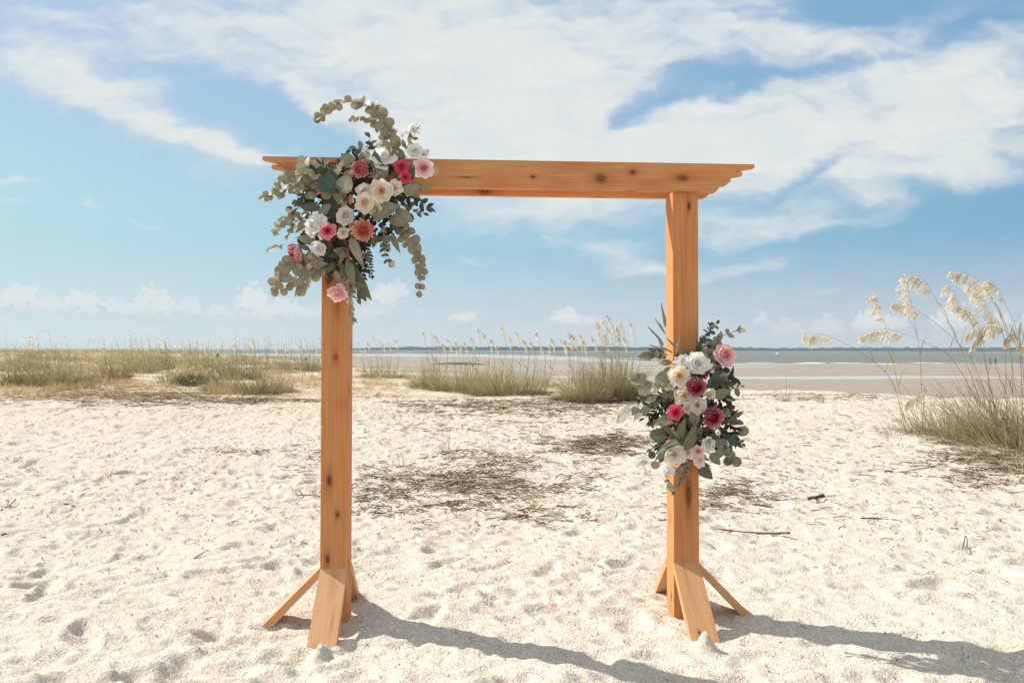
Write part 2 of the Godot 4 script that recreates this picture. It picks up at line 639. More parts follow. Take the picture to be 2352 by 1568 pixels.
func sea() -> void:
	# tidal flat
	var zs := PackedFloat32Array()
	for d in steps(14.0, 150.0, 0.35, 1.012): zs.append(-d)
	for d in steps(150.0, 640.0, 3.0, 1.03): zs.append(-d)
	var xs := PackedFloat32Array()
	for x in steps(0.0, 190.0, 0.5, 1.02): xs.append(x)
	var full := PackedFloat32Array()
	for i in range(xs.size() - 1, 0, -1): full.append(-xs[i])
	full.append_array(xs)
	full.append(700.0)
	full.insert(0, -700.0)
	var m := MB.new()
	for z in zs:
		for x in full:
			m.vert(Vector3(x, flat_height(x, z), z), Vector2(x, z))
	var nx := full.size()
	for j in zs.size() - 1:
		for i in nx - 1:
			var a := j * nx + i
			m.quad(a, a + 1, a + nx + 1, a + nx)
	var mat := StandardMaterial3D.new()
	mat.albedo_texture = tone_texture(Color(0.605, 0.535, 0.455), 0.09, 21)
	mat.uv1_triplanar = true
	mat.uv1_world_triplanar = true
	mat.uv1_scale = Vector3(0.05, 0.05, 0.16)
	mat.roughness = 0.42
	mat.metallic_specular = 0.35
	var f := obj("tidal_flat", m.mesh(), mat)
	tag(f, "wide tan tidal flat of damp sand beyond the dune", "", "", "structure")
	# the sea, and the still water it leaves in the pools, lie at one level
	for part in 2:
		var w := MB.new()
		var rows := 40 if part == 0 else 14
		var cols := 60
		for j in rows + 1:
			for i in cols + 1:
				var bearing := lerpf(-1.3, 1.3, float(i) / cols)
				var e0 := shore(bearing) * 0.985
				var d := e0 * pow(4300.0 / e0, float(j) / rows) if part == 0 else lerpf(40.0, e0, float(j) / rows)
				w.vert(Vector3(bearing * d, WATER_Y, -d), Vector2(bearing * d, -d))
		for j in rows:
			for i in cols:
				var a := j * (cols + 1) + i
				w.quad(a, a + 1, a + cols + 2, a + cols + 1)
		var wm := StandardMaterial3D.new()
		wm.albedo_color = lin(0.165, 0.178, 0.160) if part == 0 else lin(0.46, 0.43, 0.40)
		wm.roughness = 0.42 if part == 0 else 0.14
		wm.metallic_specular = 0.3 if part == 0 else 0.3
		if part == 0:
			wm.heightmap_enabled = true
			wm.heightmap_texture = ImageTexture.create_from_image(noise_image(512, 0.03, 4, 31))
			wm.heightmap_scale = 22.0
			wm.uv1_triplanar = true
			wm.uv1_world_triplanar = true
			wm.uv1_scale = Vector3(0.03, 0.03, 0.11)
		var wo := obj("sea_water" if part == 0 else "tide_pool_water", w.mesh(), wm)
		tag(wo, "grey-green sea at low tide reaching to the far shore" if part == 0 else "still shallow water in the tide pools on the flat", "", "", "structure")
	# foam lines where small waves end
	var foam := plain(0.8, 0.8, 0.78, 0.7)
	var fm := MB.new()
	for s in 20:
		var bearing := rng.randf_range(-0.3, 0.7)
		var d := shore(bearing) * rng.randf_range(0.97, 1.1)
		var x := bearing * d
		var l := rng.randf_range(1.5, 7.0) * d / 150.0
		var y := WATER_Y + 0.03
		var n := 6
		var ids := []
		for k in n + 1:
			var t := float(k) / n
			var wdt := 0.10 * sin(PI * t) + 0.015
			var zz := -d + sin(x + t * 5.0) * 0.3
			ids.append(fm.vert(Vector3(x + t * l, y, zz - wdt)))
			ids.append(fm.vert(Vector3(x + t * l, y + 0.05 * sin(PI * t), zz)))
			ids.append(fm.vert(Vector3(x + t * l, y - 0.03, zz + wdt)))
		for k in n:
			for q in 2:
				var a: int = ids[k * 3 + q]
				fm.quad(a, a + 1, a + 4, a + 3)
	var fo := obj("wave_foam", fm.mesh(), foam)
	tag(fo, "thin broken white lines of foam along the edge of the sea", "", "", "stuff")


func tone_texture(c: Color, share: float, sd: int) -> ImageTexture:
	var size := 512
	var a := noise_image(size, 0.012, 5, sd).get_data()
	var bytes := PackedByteArray()
	bytes.resize(size * size * 3)
	for i in size * size:
		var k := 1.0 + (a[i] - 128) / 128.0 * share
		bytes[i * 3] = clampi(int(c.r * 255.0 * k), 0, 255)
		bytes[i * 3 + 1] = clampi(int(c.g * 255.0 * k), 0, 255)
		bytes[i * 3 + 2] = clampi(int(c.b * 255.0 * k), 0, 255)
	return ImageTexture.create_from_image(Image.create_from_data(size, size, false, Image.FORMAT_RGB8, bytes))


func far_shore() -> void:
	# a low wooded shore some three kilometres off: a bumpy ridge with depth
	var m := MB.new()
	m.coloured = true
	var cols := 520
	for i in cols + 1:
		var x := lerpf(-1500.0, 2600.0, float(i) / cols)
		var tall := 13.0 + n_big.get_noise_2d(x * 0.004, 1.0) * 3.0 + n_big.get_noise_2d(x * 0.03, 5.0) * 2.2 + 3.0 * ss(1200.0, 2000.0, x) + 2.0 * ss(-900.0, 0.0, x) * ss(700.0, 300.0, x)
		tall *= ss(-900.0, -350.0, x) * 0.9 + 0.1
		var z := -3000.0 + n_big.get_noise_2d(x * 0.002, 9.0) * 120.0
		var t := n_mid.get_noise_2d(x * 0.02, 2.0) * 0.3
		var col := Color(0.022 * (1.0 + t), 0.036 * (1.0 + t), 0.036 * (1.0 + t))
		for r in 5:
			var a := PI * r / 4.0
			m.vert(Vector3(x, WATER_Y - 0.2 + tall * sin(a) * (1.0 + 0.2 * n_mid.get_noise_2d(x * 0.05, r * 3.0)), z + 60.0 * cos(a)), Vector2(i, r), col)
	for i in cols:
		for r in 4:
			var a := i * 5 + r
			m.quad(a, a + 5, a + 6, a + 1)
	var mat := plain(1, 1, 1, 0.95)
	mat.vertex_color_use_as_albedo = true
	var o := obj("far_shore_woods", m.mesh(), mat)
	tag(o, "low dark wooded shore on the horizon across the water", "", "", "stuff")


# ---------------------------------------------------------------- wood
func wood_texture(knots: Array, sd: int, length: float, width: float, tall: int, pale := 0.0) -> ImageTexture:
	var w := 176
	var bytes := PackedByteArray()
	bytes.resize(w * tall * 3)
	var out := []
	out.resize(tall)
	var job := WorkerThreadPool.add_group_task(func(j): wood_row(j, out, knots, sd, length, width, tall, w, pale), tall, -1, true)
	WorkerThreadPool.wait_for_group_task_completion(job)
	var all := PackedByteArray()
	for r in out: all.append_array(r)
	return ImageTexture.create_from_image(Image.create_from_data(w, tall, false, Image.FORMAT_RGB8, all))


func wood_row(j: int, out: Array, knots: Array, sd: int, length: float, width: float, tall: int, w: int, pale: float) -> void:
	var row := PackedByteArray()
	row.resize(w * 3)
	var y := (1.0 - (j + 0.5) / tall) * length
	for i in w:
		var x := ((i + 0.5) / w - 0.5) * width
		var bend := 0.0
		var dark := 0.0
		var halo := 0.0
		for k in knots:
			# a knot: across, along, half-width, half-height, strength
			var dx: float = x - k[0]
			var dy: float = y - k[1]
			if absf(dy) > k[3] * 7.0: continue
			var rx: float = dx / (k[2] * 1.55)
			var ry: float = dy / (k[3] * 1.55)
			var q := rx * rx + ry * ry
			bend += (0.006 * signf(dx) * exp(-q * 0.16) * minf(absf(rx), 1.0)) * k[4]
			dark = maxf(dark, k[4] * ss(0.42, 0.68, k[4]) * (1.0 - 0.35 * sin(sqrt(q) * 14.0)) * exp(-q * q * 2.2 * (1.0 + 0.5 * n_wood.get_noise_2d(dx * 160.0, dy * 120.0 + sd))))
			halo = maxf(halo, k[4] * 0.72 * exp(-(rx * rx * 0.6 + ry * ry * 0.22)))
		var g := x + bend + n_wood.get_noise_2d(x * 5.0 + sd * 3.1, y * 0.7) * 0.016
		var ring := 0.5 + 0.5 * sin(g * 560.0 + n_wood.get_noise_2d(x * 8.0, y * 1.1 + sd) * 3.0)
		var broad := n_wood.get_noise_2d(g * 26.0 + sd * 7.0, y * 0.9)
		var fine := n_wood.get_noise_2d(g * 420.0 + sd, y * 5.0)
		var fleck := n_wood.get_noise_2d(g * 900.0 + sd * 5.0, y * 26.0)
		var k1 := 1.0 - 0.06 * ring * ring + broad * 0.28 + fine * 0.22 + fleck * 0.10
		var c := Color(0.63, 0.285, 0.107).lerp(Color(0.70, 0.43, 0.245), pale)
		c = c.lerp(Color(0.46, 0.155, 0.043).lerp(Color(0.58, 0.29, 0.14), pale), clampf(broad * 1.1 + 0.12 + ring * 0.22, 0.0, 0.8))
		c = Color(c.r * k1, c.g * k1, c.b * k1)
		c = c.lerp(Color(0.33, 0.082, 0.022), clampf(halo, 0.0, 0.75))
		c = c.lerp(Color(0.055, 0.018, 0.009), clampf(dark * (0.75 + 0.4 * fine), 0.0, 0.95))
		c = c.linear_to_srgb()
		row[i * 3] = clampi(int(c.r * 255.0), 0, 255)
		row[i * 3 + 1] = clampi(int(c.g * 255.0), 0, 255)
		row[i * 3 + 2] = clampi(int(c.b * 255.0), 0, 255)
	out[j] = row


func wood(tex: Texture2D) -> StandardMaterial3D:
	var m := StandardMaterial3D.new()
	m.albedo_texture = tex
	m.roughness = 0.62
	m.metallic_specular = 0.35
	m.heightmap_enabled = true
	m.heightmap_texture = tex
	m.heightmap_scale = 0.06
	return m


func timber(size: Vector3, cham := 0.003, shift := 0.37) -> MB:
	# a squared timber standing on its base, long side up, edges eased
	var m := MB.new()
	var hx := size.x / 2.0
	var hz := size.z / 2.0
	var faces := [Vector3(0, 0, 1), Vector3(1, 0, 0), Vector3(0, 0, -1), Vector3(-1, 0, 0)]
	for f in 4:
		var n: Vector3 = faces[f]
		var r := Vector3(n.z, 0, -n.x)
		var half := hx if f % 2 == 0 else hz
		var out := hz if f % 2 == 0 else hx
		var s := shift * f
		var a := m.vert(n * out - r * (half - cham), Vector2(0, 1.0 + s))
		var b := m.vert(n * out + r * (half - cham), Vector2(1, 1.0 + s))
		var d := m.vert(n * out + r * (half - cham) + Vector3.UP * size.y, Vector2(1, s))
		var e := m.vert(n * out - r * (half - cham) + Vector3.UP * size.y, Vector2(0, s))
		m.quad(a, b, d, e)
		# the eased corner to the next face
		var n2: Vector3 = faces[(f + 1) % 4]
		var out2 := hx if f % 2 == 0 else hz
		var r2 := Vector3(n2.z, 0, -n2.x)
		var p := n * out + r * (half - cham)
		var q := n2 * out2 - r2 * ((hz if f % 2 == 0 else hx) - cham)
		var g := m.vert(p, Vector2(0.98, 1.0 + s))
		var h := m.vert(q, Vector2(1, 1.0 + s))
		var k := m.vert(q + Vector3.UP * size.y, Vector2(1, s))
		var l := m.vert(p + Vector3.UP * size.y, Vector2(0.98, s))
		m.quad(g, h, k, l)
	for y in [0.0, size.y]:
		var ids := []
		for p in [Vector2(-hx, -hz), Vector2(hx, -hz), Vector2(hx, hz), Vector2(-hx, hz)]:
			ids.append(m.vert(Vector3(p.x * 0.98, y, p.y * 0.98), Vector2(p.x * 4.0, p.y * 0.3)))
		if y == 0.0: m.quad(ids[0], ids[1], ids[2], ids[3])
		else: m.quad(ids[3], ids[2], ids[1], ids[0])
	return m


func board(profile: PackedVector2Array, thick: float, length: float, tall: float, along_x: bool, cham := 0.0025) -> MB:
	# an outline (x right, y up) given thickness along z; faces get wood laid along the board
	var m := MB.new()
	if Geometry2D.is_polygon_clockwise(profile): profile.reverse()
	var inner: Array = Geometry2D.offset_polygon(profile, -cham)
	var cap: PackedVector2Array = inner[0] if inner.size() == 1 and inner[0].size() == profile.size() else profile
	if cap == profile: cham = 0.0
	if Geometry2D.is_polygon_clockwise(cap): cap.reverse()
	var tris := Geometry2D.triangulate_polygon(cap)
	for side in [1, -1]:
		var first := m.v.size()
		for p in cap:
			var t := Vector2(0.5 + p.y / tall, -p.x / length) if along_x else Vector2(p.x / tall, -p.y / length)
			m.vert(Vector3(p.x, p.y, side * thick / 2.0), t + Vector2(0, 0.31 if side < 0 else 0.0))
		for k in range(0, tris.size(), 3):
			var a := first + tris[k]
			var b := first + tris[k + 1]
			var d := first + tris[k + 2]
			var up := (m.v[b] - m.v[a]).cross(m.v[d] - m.v[a]).z > 0.0
			if up == (side > 0): m.tri(a, b, d)
			else: m.tri(a, d, b)
	var n := profile.size()
	var z := thick / 2.0 - cham
	for i in n:
		var p := profile[i]
		var q := profile[(i + 1) % n]
		var u0 := (p.x if along_x else p.y) / length
		var u1 := (q.x if along_x else q.y) / length
		var a := m.vert(Vector3(p.x, p.y, z), Vector2(0.3, -u0))
		var b := m.vert(Vector3(p.x, p.y, -z), Vector2(0.3 - thick / tall, -u0))
		var d := m.vert(Vector3(q.x, q.y, -z), Vector2(0.3 - thick / tall, -u1))
		var e := m.vert(Vector3(q.x, q.y, z), Vector2(0.3, -u1))
		m.quad(a, b, d, e)
	# eased edges between the faces and the rim
	if cap.size() == n:
		for side in [1, -1]:
			for i in n:
				var p := profile[i]
				var best := 0
				for k in n:
					if cap[k].distance_squared_to(p) < cap[best].distance_squared_to(p): best = k
				var q := profile[(i + 1) % n]
				var best2 := 0
				for k in n:
					if cap[k].distance_squared_to(q) < cap[best2].distance_squared_to(q): best2 = k
				var u0 := Vector2(0.3, -(p.x if along_x else p.y) / length)
				var u1 := Vector2(0.3, -(q.x if along_x else q.y) / length)
				var a := m.vert(Vector3(p.x, p.y, side * z), u0)
				var b := m.vert(Vector3(q.x, q.y, side * z), u1)
				var d := m.vert(Vector3(cap[best2].x, cap[best2].y, side * thick / 2.0), u1)
				var e := m.vert(Vector3(cap[best].x, cap[best].y, side * thick / 2.0), u0)
				if side > 0: m.quad(a, b, d, e)
				else: m.quad(e, d, b, a)
	return m


func arch() -> void:
	var t := thing("wedding_arch", "square cedar wedding arch with scroll-cut double beam and braced posts on the sand", "arch", Vector3(-0.994, 0, -3.85), deg_to_rad(3.2))
	var post_l := wood(wood_texture([[-0.035, 1.87, 0.012, 0.022, 0.7], [0.012, 1.76, 0.016, 0.06, 0.55], [0.006, 1.47, 0.011, 0.017, 0.7], [-0.026, 0.83, 0.012, 0.022, 0.95], [0.02, 0.65, 0.009, 0.011, 1.0], [-0.032, 0.42, 0.009, 0.017, 1.0], [0.045, 1.22, 0.03, 0.012, 0.3]], 1, 2.35, 0.14, 1536))
	var post_r := wood(wood_texture([[0.02, 2.275, 0.008, 0.017, 1.0], [0.0, 2.05, 0.007, 0.09, 0.35], [-0.01, 1.8, 0.007, 0.12, 0.32], [0.012, 0.74, 0.014, 0.06, 0.9], [-0.04, 0.55, 0.02, 0.04, 0.3], [0.0, 0.33, 0.006, 0.016, 0.8], [0.02, 1.25, 0.02, 0.03, 0.3]], 2, 2.35, 0.14, 1536))
	var beam_a := wood(wood_texture([[0.01, 0.13, 0.022, 0.022, 0.55], [-0.02, 1.05, 0.004, 0.03, 0.7], [-0.012, 1.4, 0.007, 0.008, 0.95], [-0.045, 1.2, 0.02, 0.03, 0.4], [-0.015, 1.76, 0.021, 0.024, 0.8], [0.02, 1.93, 0.012, 0.013, 0.9], [-0.006, 2.2, 0.014, 0.026, 0.8], [-0.045, 2.03, 0.016, 0.035, 0.4], [0.04, 1.62, 0.016, 0.05, 0.4], [-0.05, 1.55, 0.02, 0.03, 0.35], [0.02, 0.7, 0.02, 0.02, 0.6]], 3, 2.59, 0.15, 1536, 0.12))
	var beam_b := wood(wood_texture([[-0.05, 1.15, 0.02, 0.03, 0.8], [0.02, 0.5, 0.012, 0.016, 0.7], [0.03, 1.8, 0.012, 0.016, 0.6]], 4, 2.59, 0.15, 1024, 0.1))
	var brace_m := wood(wood_texture([[-0.03, 0.12, 0.013, 0.017, 0.55], [0.035, 0.3, 0.005, 0.03, 0.5], [0.01, 0.52, 0.01, 0.03, 0.4]], 5, 0.6, 0.14, 512, 0.8))
	var brace_n := wood(wood_texture([[-0.02, 0.2, 0.006, 0.007, 0.9], [-0.02, 0.5, 0.006, 0.05, 0.45]], 6, 0.6, 0.14, 512, 0.55))
	var p := obj("post", timber(Vector3(0.14, 2.35, 0.14)).mesh(), post_l, t)
	p.position = Vector3(0.07, -0.1, -0.07)
	var q := obj("post", timber(Vector3(0.139, 2.357, 0.14)).mesh(), post_r, t)
	q.position = Vector3(1.932, -0.1, -0.07)
	q.rotation.z = 0.003
	# the two beam boards: scroll ends, mirrored
	var cut := []
	for c in [[0, 0.148], [0.0, 0.130], [0.004, 0.1285], [0.03, 0.125], [0.058, 0.119], [0.082, 0.1135], [0.101, 0.1075], [0.1, 0.1068], [0.066, 0.1058], [0.066, 0.0945], [0.09, 0.0895], [0.127, 0.079], [0.131, 0.068], [0.135, 0.058], [0.141, 0.047], [0.15, 0.0375],
		[0.16, 0.0325], [0.172, 0.031], [0.189, 0.0318], [0.192, 0.022], [0.197, 0.0135], [0.206, 0.006], [0.218, 0.0015], [0.236, 0.0]]:
		cut.append(Vector2(c[0], c[1]))
	var wide := 2.585
	var prof := PackedVector2Array()
	for c in cut: prof.append(c)
	for i in range(cut.size() - 1, -1, -1): prof.append(Vector2(wide - cut[i].x, cut[i].y))
	var bm := board(prof, 0.038, wide, 0.15, true)
	for i in bm.uv.size(): bm.uv[i].x = bm.uv[i].x - 0.5
	var front := obj("beam_board", bm.mesh(), beam_a, t)
	front.position = Vector3(-0.296, 2.2545, 0.0195)
	var back := obj("beam_board", bm.mesh(), beam_b, t)
	back.position = Vector3(-0.296, 2.2545, -0.1595)
	# braces: a mitred board leaning from each post to the sand, to the front, the back and the outside
	var bp := PackedVector2Array([Vector2(0, 0.272), Vector2(0, 0.222), Vector2(0.365, -0.12), Vector2(0.432, -0.12)])
	var op := PackedVector2Array([Vector2(0, 0.276), Vector2(0, 0.226), Vector2(0.335, -0.12), Vector2(0.395, -0.12)])
	for b in [[0.07, 0.0, 0.0, 0, 0], [0.07, -0.14, PI, 1, 0], [0.0, -0.07, -PI / 2.0, 1, 0], [1.93, 0.0, 0.0, 1, 0.006], [1.93, -0.14, PI, 0, 0.004], [2.0, -0.07, PI / 2.0, 0, 0.0]]:
		var o := obj("brace", brace_mesh(op if absf(absf(b[2]) - PI / 2.0) < 0.1 else bp).mesh(), brace_m if b[3] == 0 else brace_n, t)
		o.position = Vector3(b[0], b[4], b[1])
		o.rotation.y = b[2]


func brace_mesh(p: PackedVector2Array) -> MB:
	# the outline lies in (outwards = z, up = y) and is 0.138 wide along x
	var m := MB.new()
	var w := 0.069
	var run := p[0].distance_to(p[3])
	var pts := []
	for x in [-w, w]:
		for q in p: pts.append(Vector3(x, q.y, q.x))
	# top face, bottom face, foot, then the two edges
	for f in [[0, 3, 7, 4], [5, 6, 2, 1], [3, 2, 6, 7]]:
		var tex := [Vector2(0, 0), Vector2(0, 1), Vector2(1, 1), Vector2(1, 0)]
		var ids := []
		for k in 4: ids.append(m.vert(pts[f[k]], tex[k]))
		m.quad(ids[0], ids[1], ids[2], ids[3])
	for f in [[0, 1, 2, 3], [7, 6, 5, 4]]:
		var tex := [Vector2(0.42, 0), Vector2(0.72, 0.06), Vector2(0.72, 0.98), Vector2(0.42, 1)]
		var ids := []
		for k in 4: ids.append(m.vert(pts[f[k]], tex[k] if f[0] == 0 else tex[3 - k]))
		m.quad(ids[0], ids[1], ids[2], ids[3])
	return m


# ---------------------------------------------------------------- leaves and flowers
var leaf_shapes := {}
var leaf_mats := {}
var petal_shapes := {}
var petal_mats := {}


func leaf_mesh(kind: String, variant: int) -> ArrayMesh:
	var key := kind + str(variant)
	if leaf_shapes.has(key): return leaf_shapes[key]
	var r := RandomNumberGenerator.new()
	r.seed = hash(key)
	var m := MB.new()
	var rows := 8
	var bend := r.randf_range(0.05, 0.35)
	var fold := r.randf_range(0.08, 0.3)
	var twist := r.randf_range(-0.35, 0.35)
	var lean := r.randf_range(-0.08, 0.08)
	for j in rows + 1:
		var t := float(j) / rows
		var w := 0.0
		match kind:
			"round": w = 0.50 * pow(maxf(sin(PI * clampf(t * 0.985 + 0.012, 0.0, 1.0)), 0.0), 0.52)
			"oval": w = 0.27 * pow(maxf(sin(PI * pow(clampf(t, 0.0, 1.0), 0.9)), 0.0), 0.75)
			"lance": w = 0.165 * pow(maxf(sin(PI * pow(t, 0.72)), 0.0), 0.9)
			"broad": w = 0.30 * pow(maxf(sin(PI * pow(t, 0.66)), 0.0), 0.85)
			"willow": w = 0.075 * pow(maxf(sin(PI * pow(t, 0.72)), 0.0), 0.9)
			"strap": w = 0.17 * pow(maxf(sin(PI * pow(t, 0.6)), 0.0), 0.6)
		w = maxf(w, 0.012)
		for i in 5:
			var s := (i - 2) / 2.0
			var x := s * w
			var z := fold * absf(s) * w - bend * t * t * (1.4 if kind == "strap" else 1.0) + twist * s * w * t
			z += 0.02 * sin(s * 4.0 + t * 7.0 + variant)
			m.vert(Vector3(x + lean * t * t, t, z), Vector2(s * 0.5 + 0.5, t))
	for j in rows:
		for i in 4:
			var a := j * 5 + i
			m.quad(a, a + 1, a + 6, a + 5)
	leaf_shapes[key] = m.mesh()
	return leaf_shapes[key]


var vein_tex: ImageTexture


func vein_texture() -> ImageTexture:
	if vein_tex: return vein_tex
	var s := 128
	var im := Image.create_empty(s, s, false, Image.FORMAT_RGB8)
	for y in s:
		for x in s:
			var u := absf(x / 127.0 - 0.5) * 2.0
			var v := y / 127.0
			var k := 0.86 + n_wood.get_noise_2d(x * 0.02, y * 0.02) * 0.10 + n_wood.get_noise_2d(x * 0.3, y * 0.3) * 0.04
			k += 0.22 * exp(-u * u * 500.0)
			var side := fposmod(v * 7.0 - u * 1.8, 1.0)
			k += 0.07 * exp(-pow((side - 0.5) * 9.0, 2.0)) * (1.0 - u)
			var edge := ss(0.86, 1.0, u)
			im.set_pixel(x, y, Color(clampf(k + edge * 0.10, 0, 1), clampf(k + edge * 0.04, 0, 1), clampf(k - edge * 0.04, 0, 1)))
	vein_tex = ImageTexture.create_from_image(im)
	return vein_tex


func leaf_mat(called: String) -> StandardMaterial3D:
	if leaf_mats.has(called): return leaf_mats[called]
	var c: Array = {
		"khaki": [0.40, 0.37, 0.245], "khaki_b": [0.34, 0.32, 0.22], "khaki_c": [0.47, 0.445, 0.32], "sage": [0.275, 0.27, 0.185], "sage_b": [0.36, 0.35, 0.255], "dark": [0.085, 0.088, 0.056], "dark_b": [0.145, 0.143, 0.098],
		"teal": [0.085, 0.135, 0.105], "teal_b": [0.055, 0.095, 0.075], "olive": [0.22, 0.225, 0.125], "pale": [0.52, 0.52, 0.40], "gold": [0.46, 0.37, 0.15], "white": [0.78, 0.77, 0.68], "fern": [0.034, 0.048, 0.036],
	}[called]
	var m := plain(c[0], c[1], c[2], 0.55, maxf(c[0], c[1]) * 1.0)
	m.albedo_texture = vein_texture()
	m.metallic_specular = 0.4
	leaf_mats[called] = m
	return m


func petal_mat(called: String) -> StandardMaterial3D:
	if petal_mats.has(called): return petal_mats[called]
	var c: Array = {
		"white": [0.86, 0.85, 0.82], "cream": [0.85, 0.77, 0.63], "cream_b": [0.84, 0.78, 0.68], "dove": [0.75, 0.70, 0.64], "blush": [0.86, 0.72, 0.69], "pink": [0.86, 0.58, 0.59], "hot": [0.72, 0.085, 0.16], "rose": [0.78, 0.19, 0.24], "rose_b": [0.82, 0.36, 0.38], "peach": [0.86, 0.52, 0.38], "shell": [0.85, 0.76, 0.70], "apricot": [0.86, 0.70, 0.52], "deep": [0.60, 0.035, 0.09], "deep_b": [0.64, 0.10, 0.17], "pink_b": [0.86, 0.46, 0.48],
	}[called]
	var m := plain(c[0], c[1], c[2], 0.6, 0.85 * c[0])
	m.metallic_specular = 0.3
	m.rim_enabled = true
	m.rim = 0.25
	m.rim_tint = 0.5
	petal_mats[called] = m
	return m


func petal(w: float, h: float, open: float, curl: float, wrap: float, sd: int, pointed := 0.0) -> MB:
	# grows up from the origin, its face turned to +z as it opens; a cupped sheet with a rolled lip
	var m := MB.new()
	var nu := 6
	var nv := 6
	var y := 0.0
	var z := 0.0
	for j in nv + 1:
		var t := float(j) / nv
		var ang := open + curl * t * t * t
		if j > 0:
			y += cos(ang) * h / nv
			z += sin(ang) * h / nv
		var half := w * (0.30 + 0.70 * pow(sin(PI * 0.5 * minf(t * 1.5, 1.0)), 0.9)) * (1.0 - 0.55 * pow(t, 7.0))
		for i in nu + 1:
			var s := float(i) / nu * 2.0 - 1.0
			var ruff := 0.05 * w * sin(s * 4.3 + sd * 1.7 + t * 2.0) * t
			var drop := (0.10 * h * s * s + pointed * h * 0.12 * absf(s)) * t
			var a := s * half * wrap
			# wrap the sheet round an axis standing behind it
			var rr := 1.0 / maxf(wrap, 0.05)
			var x := sin(a) * rr if wrap > 0.05 else s * half
			var back := (cos(a) - 1.0) * rr if wrap > 0.05 else 0.0
			m.vert(Vector3(x, y - drop * cos(ang) - back * sin(ang) * 0.6, z - drop * sin(ang) + back * cos(ang) + ruff), Vector2(s * 0.5 + 0.5, t))
	for j in nv:
		for i in nu:
			var a := j * (nu + 1) + i
			m.quad(a, a + 1, a + nu + 2, a + nu + 1)
	return m


func facing(dir: Vector3, roll: float, size: float, p: Vector3) -> Transform3D:
	var y := dir.normalized()
	var x := y.cross(Vector3(0.13, 0.9, 0.41)).normalized()
	var z := x.cross(y)
	return Transform3D(Basis(x, y, z).rotated(y, roll).scaled(Vector3.ONE * size), p)


func cup_petal(r0: float, y0: float, r1: float, y1: float, spread: float, roll: float, ruffle: float, sd: int) -> MB:
	# a piece of a cup round the y axis: rises from (r0, y0) to its lip at (r1, y1), the lip rolling outwards
	var m := MB.new()
	var nu := 8
	var nv := 7
	for j in nv + 1:
		var t := float(j) / nv
		for i in nu + 1:
			var s := float(i) / nu * 2.0 - 1.0
			var lip := maxf(t - 0.7, 0.0) / 0.3
			var narrow := 0.55 + 0.45 * sin(PI * 0.5 * minf(t * 1.4, 1.0))
			narrow *= 1.0 - 0.32 * pow(t, 6.0)
			var phi := s * spread * narrow
			var top := 1.0 - 0.16 * s * s + 0.05 * sin(s * 5.0 + sd * 2.1)
			var tt := t * top
			var r := lerpf(r0, r1, pow(tt, 0.62)) + roll * lip * lip * (0.7 + 0.3 * cos(s * 3.0 + sd)) + 0.045 * s + ruffle * 0.5 * sin(s * 6.0 + sd * 1.3 + t) * t * t
			var y := lerpf(y0, y1, pow(tt, 1.25)) - roll * 0.55 * lip * lip + ruffle * 0.5 * sin(s * 7.0 + sd) * t * t
			m.vert(Vector3(sin(phi) * r, y, cos(phi) * r), Vector2(s * 0.5 + 0.5, t))
	for j in nv:
		for i in nu:
			var a := j * (nu + 1) + i
			m.quad(a, a + 1, a + nu + 2, a + nu + 1)
	return m


func heart(kind: String) -> ArrayMesh:
	if petal_shapes.has("heart" + kind): return petal_shapes["heart" + kind]
	var m := MB.new()
	var k0 := 0
	for ring in [[2, 0.015, 0.075, 0.56, 2.3], [3, 0.05, 0.15, 0.58, 1.6], [3, 0.09, 0.235, 0.56, 1.45], [4, 0.14, 0.325, 0.53, 1.15]]:
		for k in ring[0]:
			k0 += 1
			var p := cup_petal(ring[1], -0.05, ring[2], ring[3], ring[4], 0.025, 0.03 if kind == "loose" else 0.0, k0)
			m.join(p, Transform3D(Basis(Vector3.UP, TAU * k / ring[0] + ring[2] * 19.0), Vector3.ZERO))
	petal_shapes["heart" + kind] = m.mesh()
	return petal_shapes["heart" + kind]


func outer_petal(layer: int, variant: int) -> ArrayMesh:
	var key := "outer%d_%d" % [layer, variant]
	if petal_shapes.has(key): return petal_shapes[key]
	var m: MB
	match layer:
		0: m = cup_petal(0.17, -0.08, 0.47 + 0.02 * variant, 0.49, 0.92, 0.07, 0.02, variant + 3)
		1: m = cup_petal(0.20, -0.14, 0.70 + 0.02 * variant, 0.36, 0.86, 0.10, 0.03, variant + 11)
		2: m = cup_petal(0.20, -0.20, 0.92 + 0.03 * variant, 0.14, 0.76, 0.11, 0.04, variant + 23)
		3: m = cup_petal(0.12, -0.15, 0.72 + 0.06 * variant, 0.42 - 0.06 * variant, 0.80, 0.12, 0.10, variant + 37)     # loose bloom
		_: m = petal(0.42, 1.0, 0.12 + variant * 0.06, -0.15, 2.2, variant + 51)  # bud
	petal_shapes[key] = m.mesh()
	return petal_shapes[key]


func rose(parent: Node3D, called: String, p: Vector3, dir: Vector3, radius: float, mat: String, outer_mat := "", layers := 3) -> Node3D:
	var o := obj(called, heart("rose"), petal_mat({"cream": "apricot", "hot": "deep", "rose": "deep_b", "pink": "pink_b", "cream_b": "cream"}.get(mat, mat)), parent)
	o.transform = facing(dir, rng.randf() * TAU, radius / 1.0, p - dir.normalized() * radius * 0.25)
	var counts := [5, 5, 6]
	var om := petal_mat(outer_mat if outer_mat else mat)
	for l in layers:
		for k in counts[l]:
			var a: float = TAU * (k + rng.randf_range(-0.10, 0.10)) / counts[l] + l * 0.6
			var b := Basis(Vector3.UP, a) * Basis(Vector3.RIGHT, rng.randf_range(-0.06, 0.14))
			var q := obj("petal", outer_petal(l, rng.randi_range(0, 2)), om if l > 0 else petal_mat(mat), o)
			q.transform = Transform3D(b.scaled(Vector3.ONE * rng.randf_range(0.92, 1.07)), Vector3.ZERO)
	return o


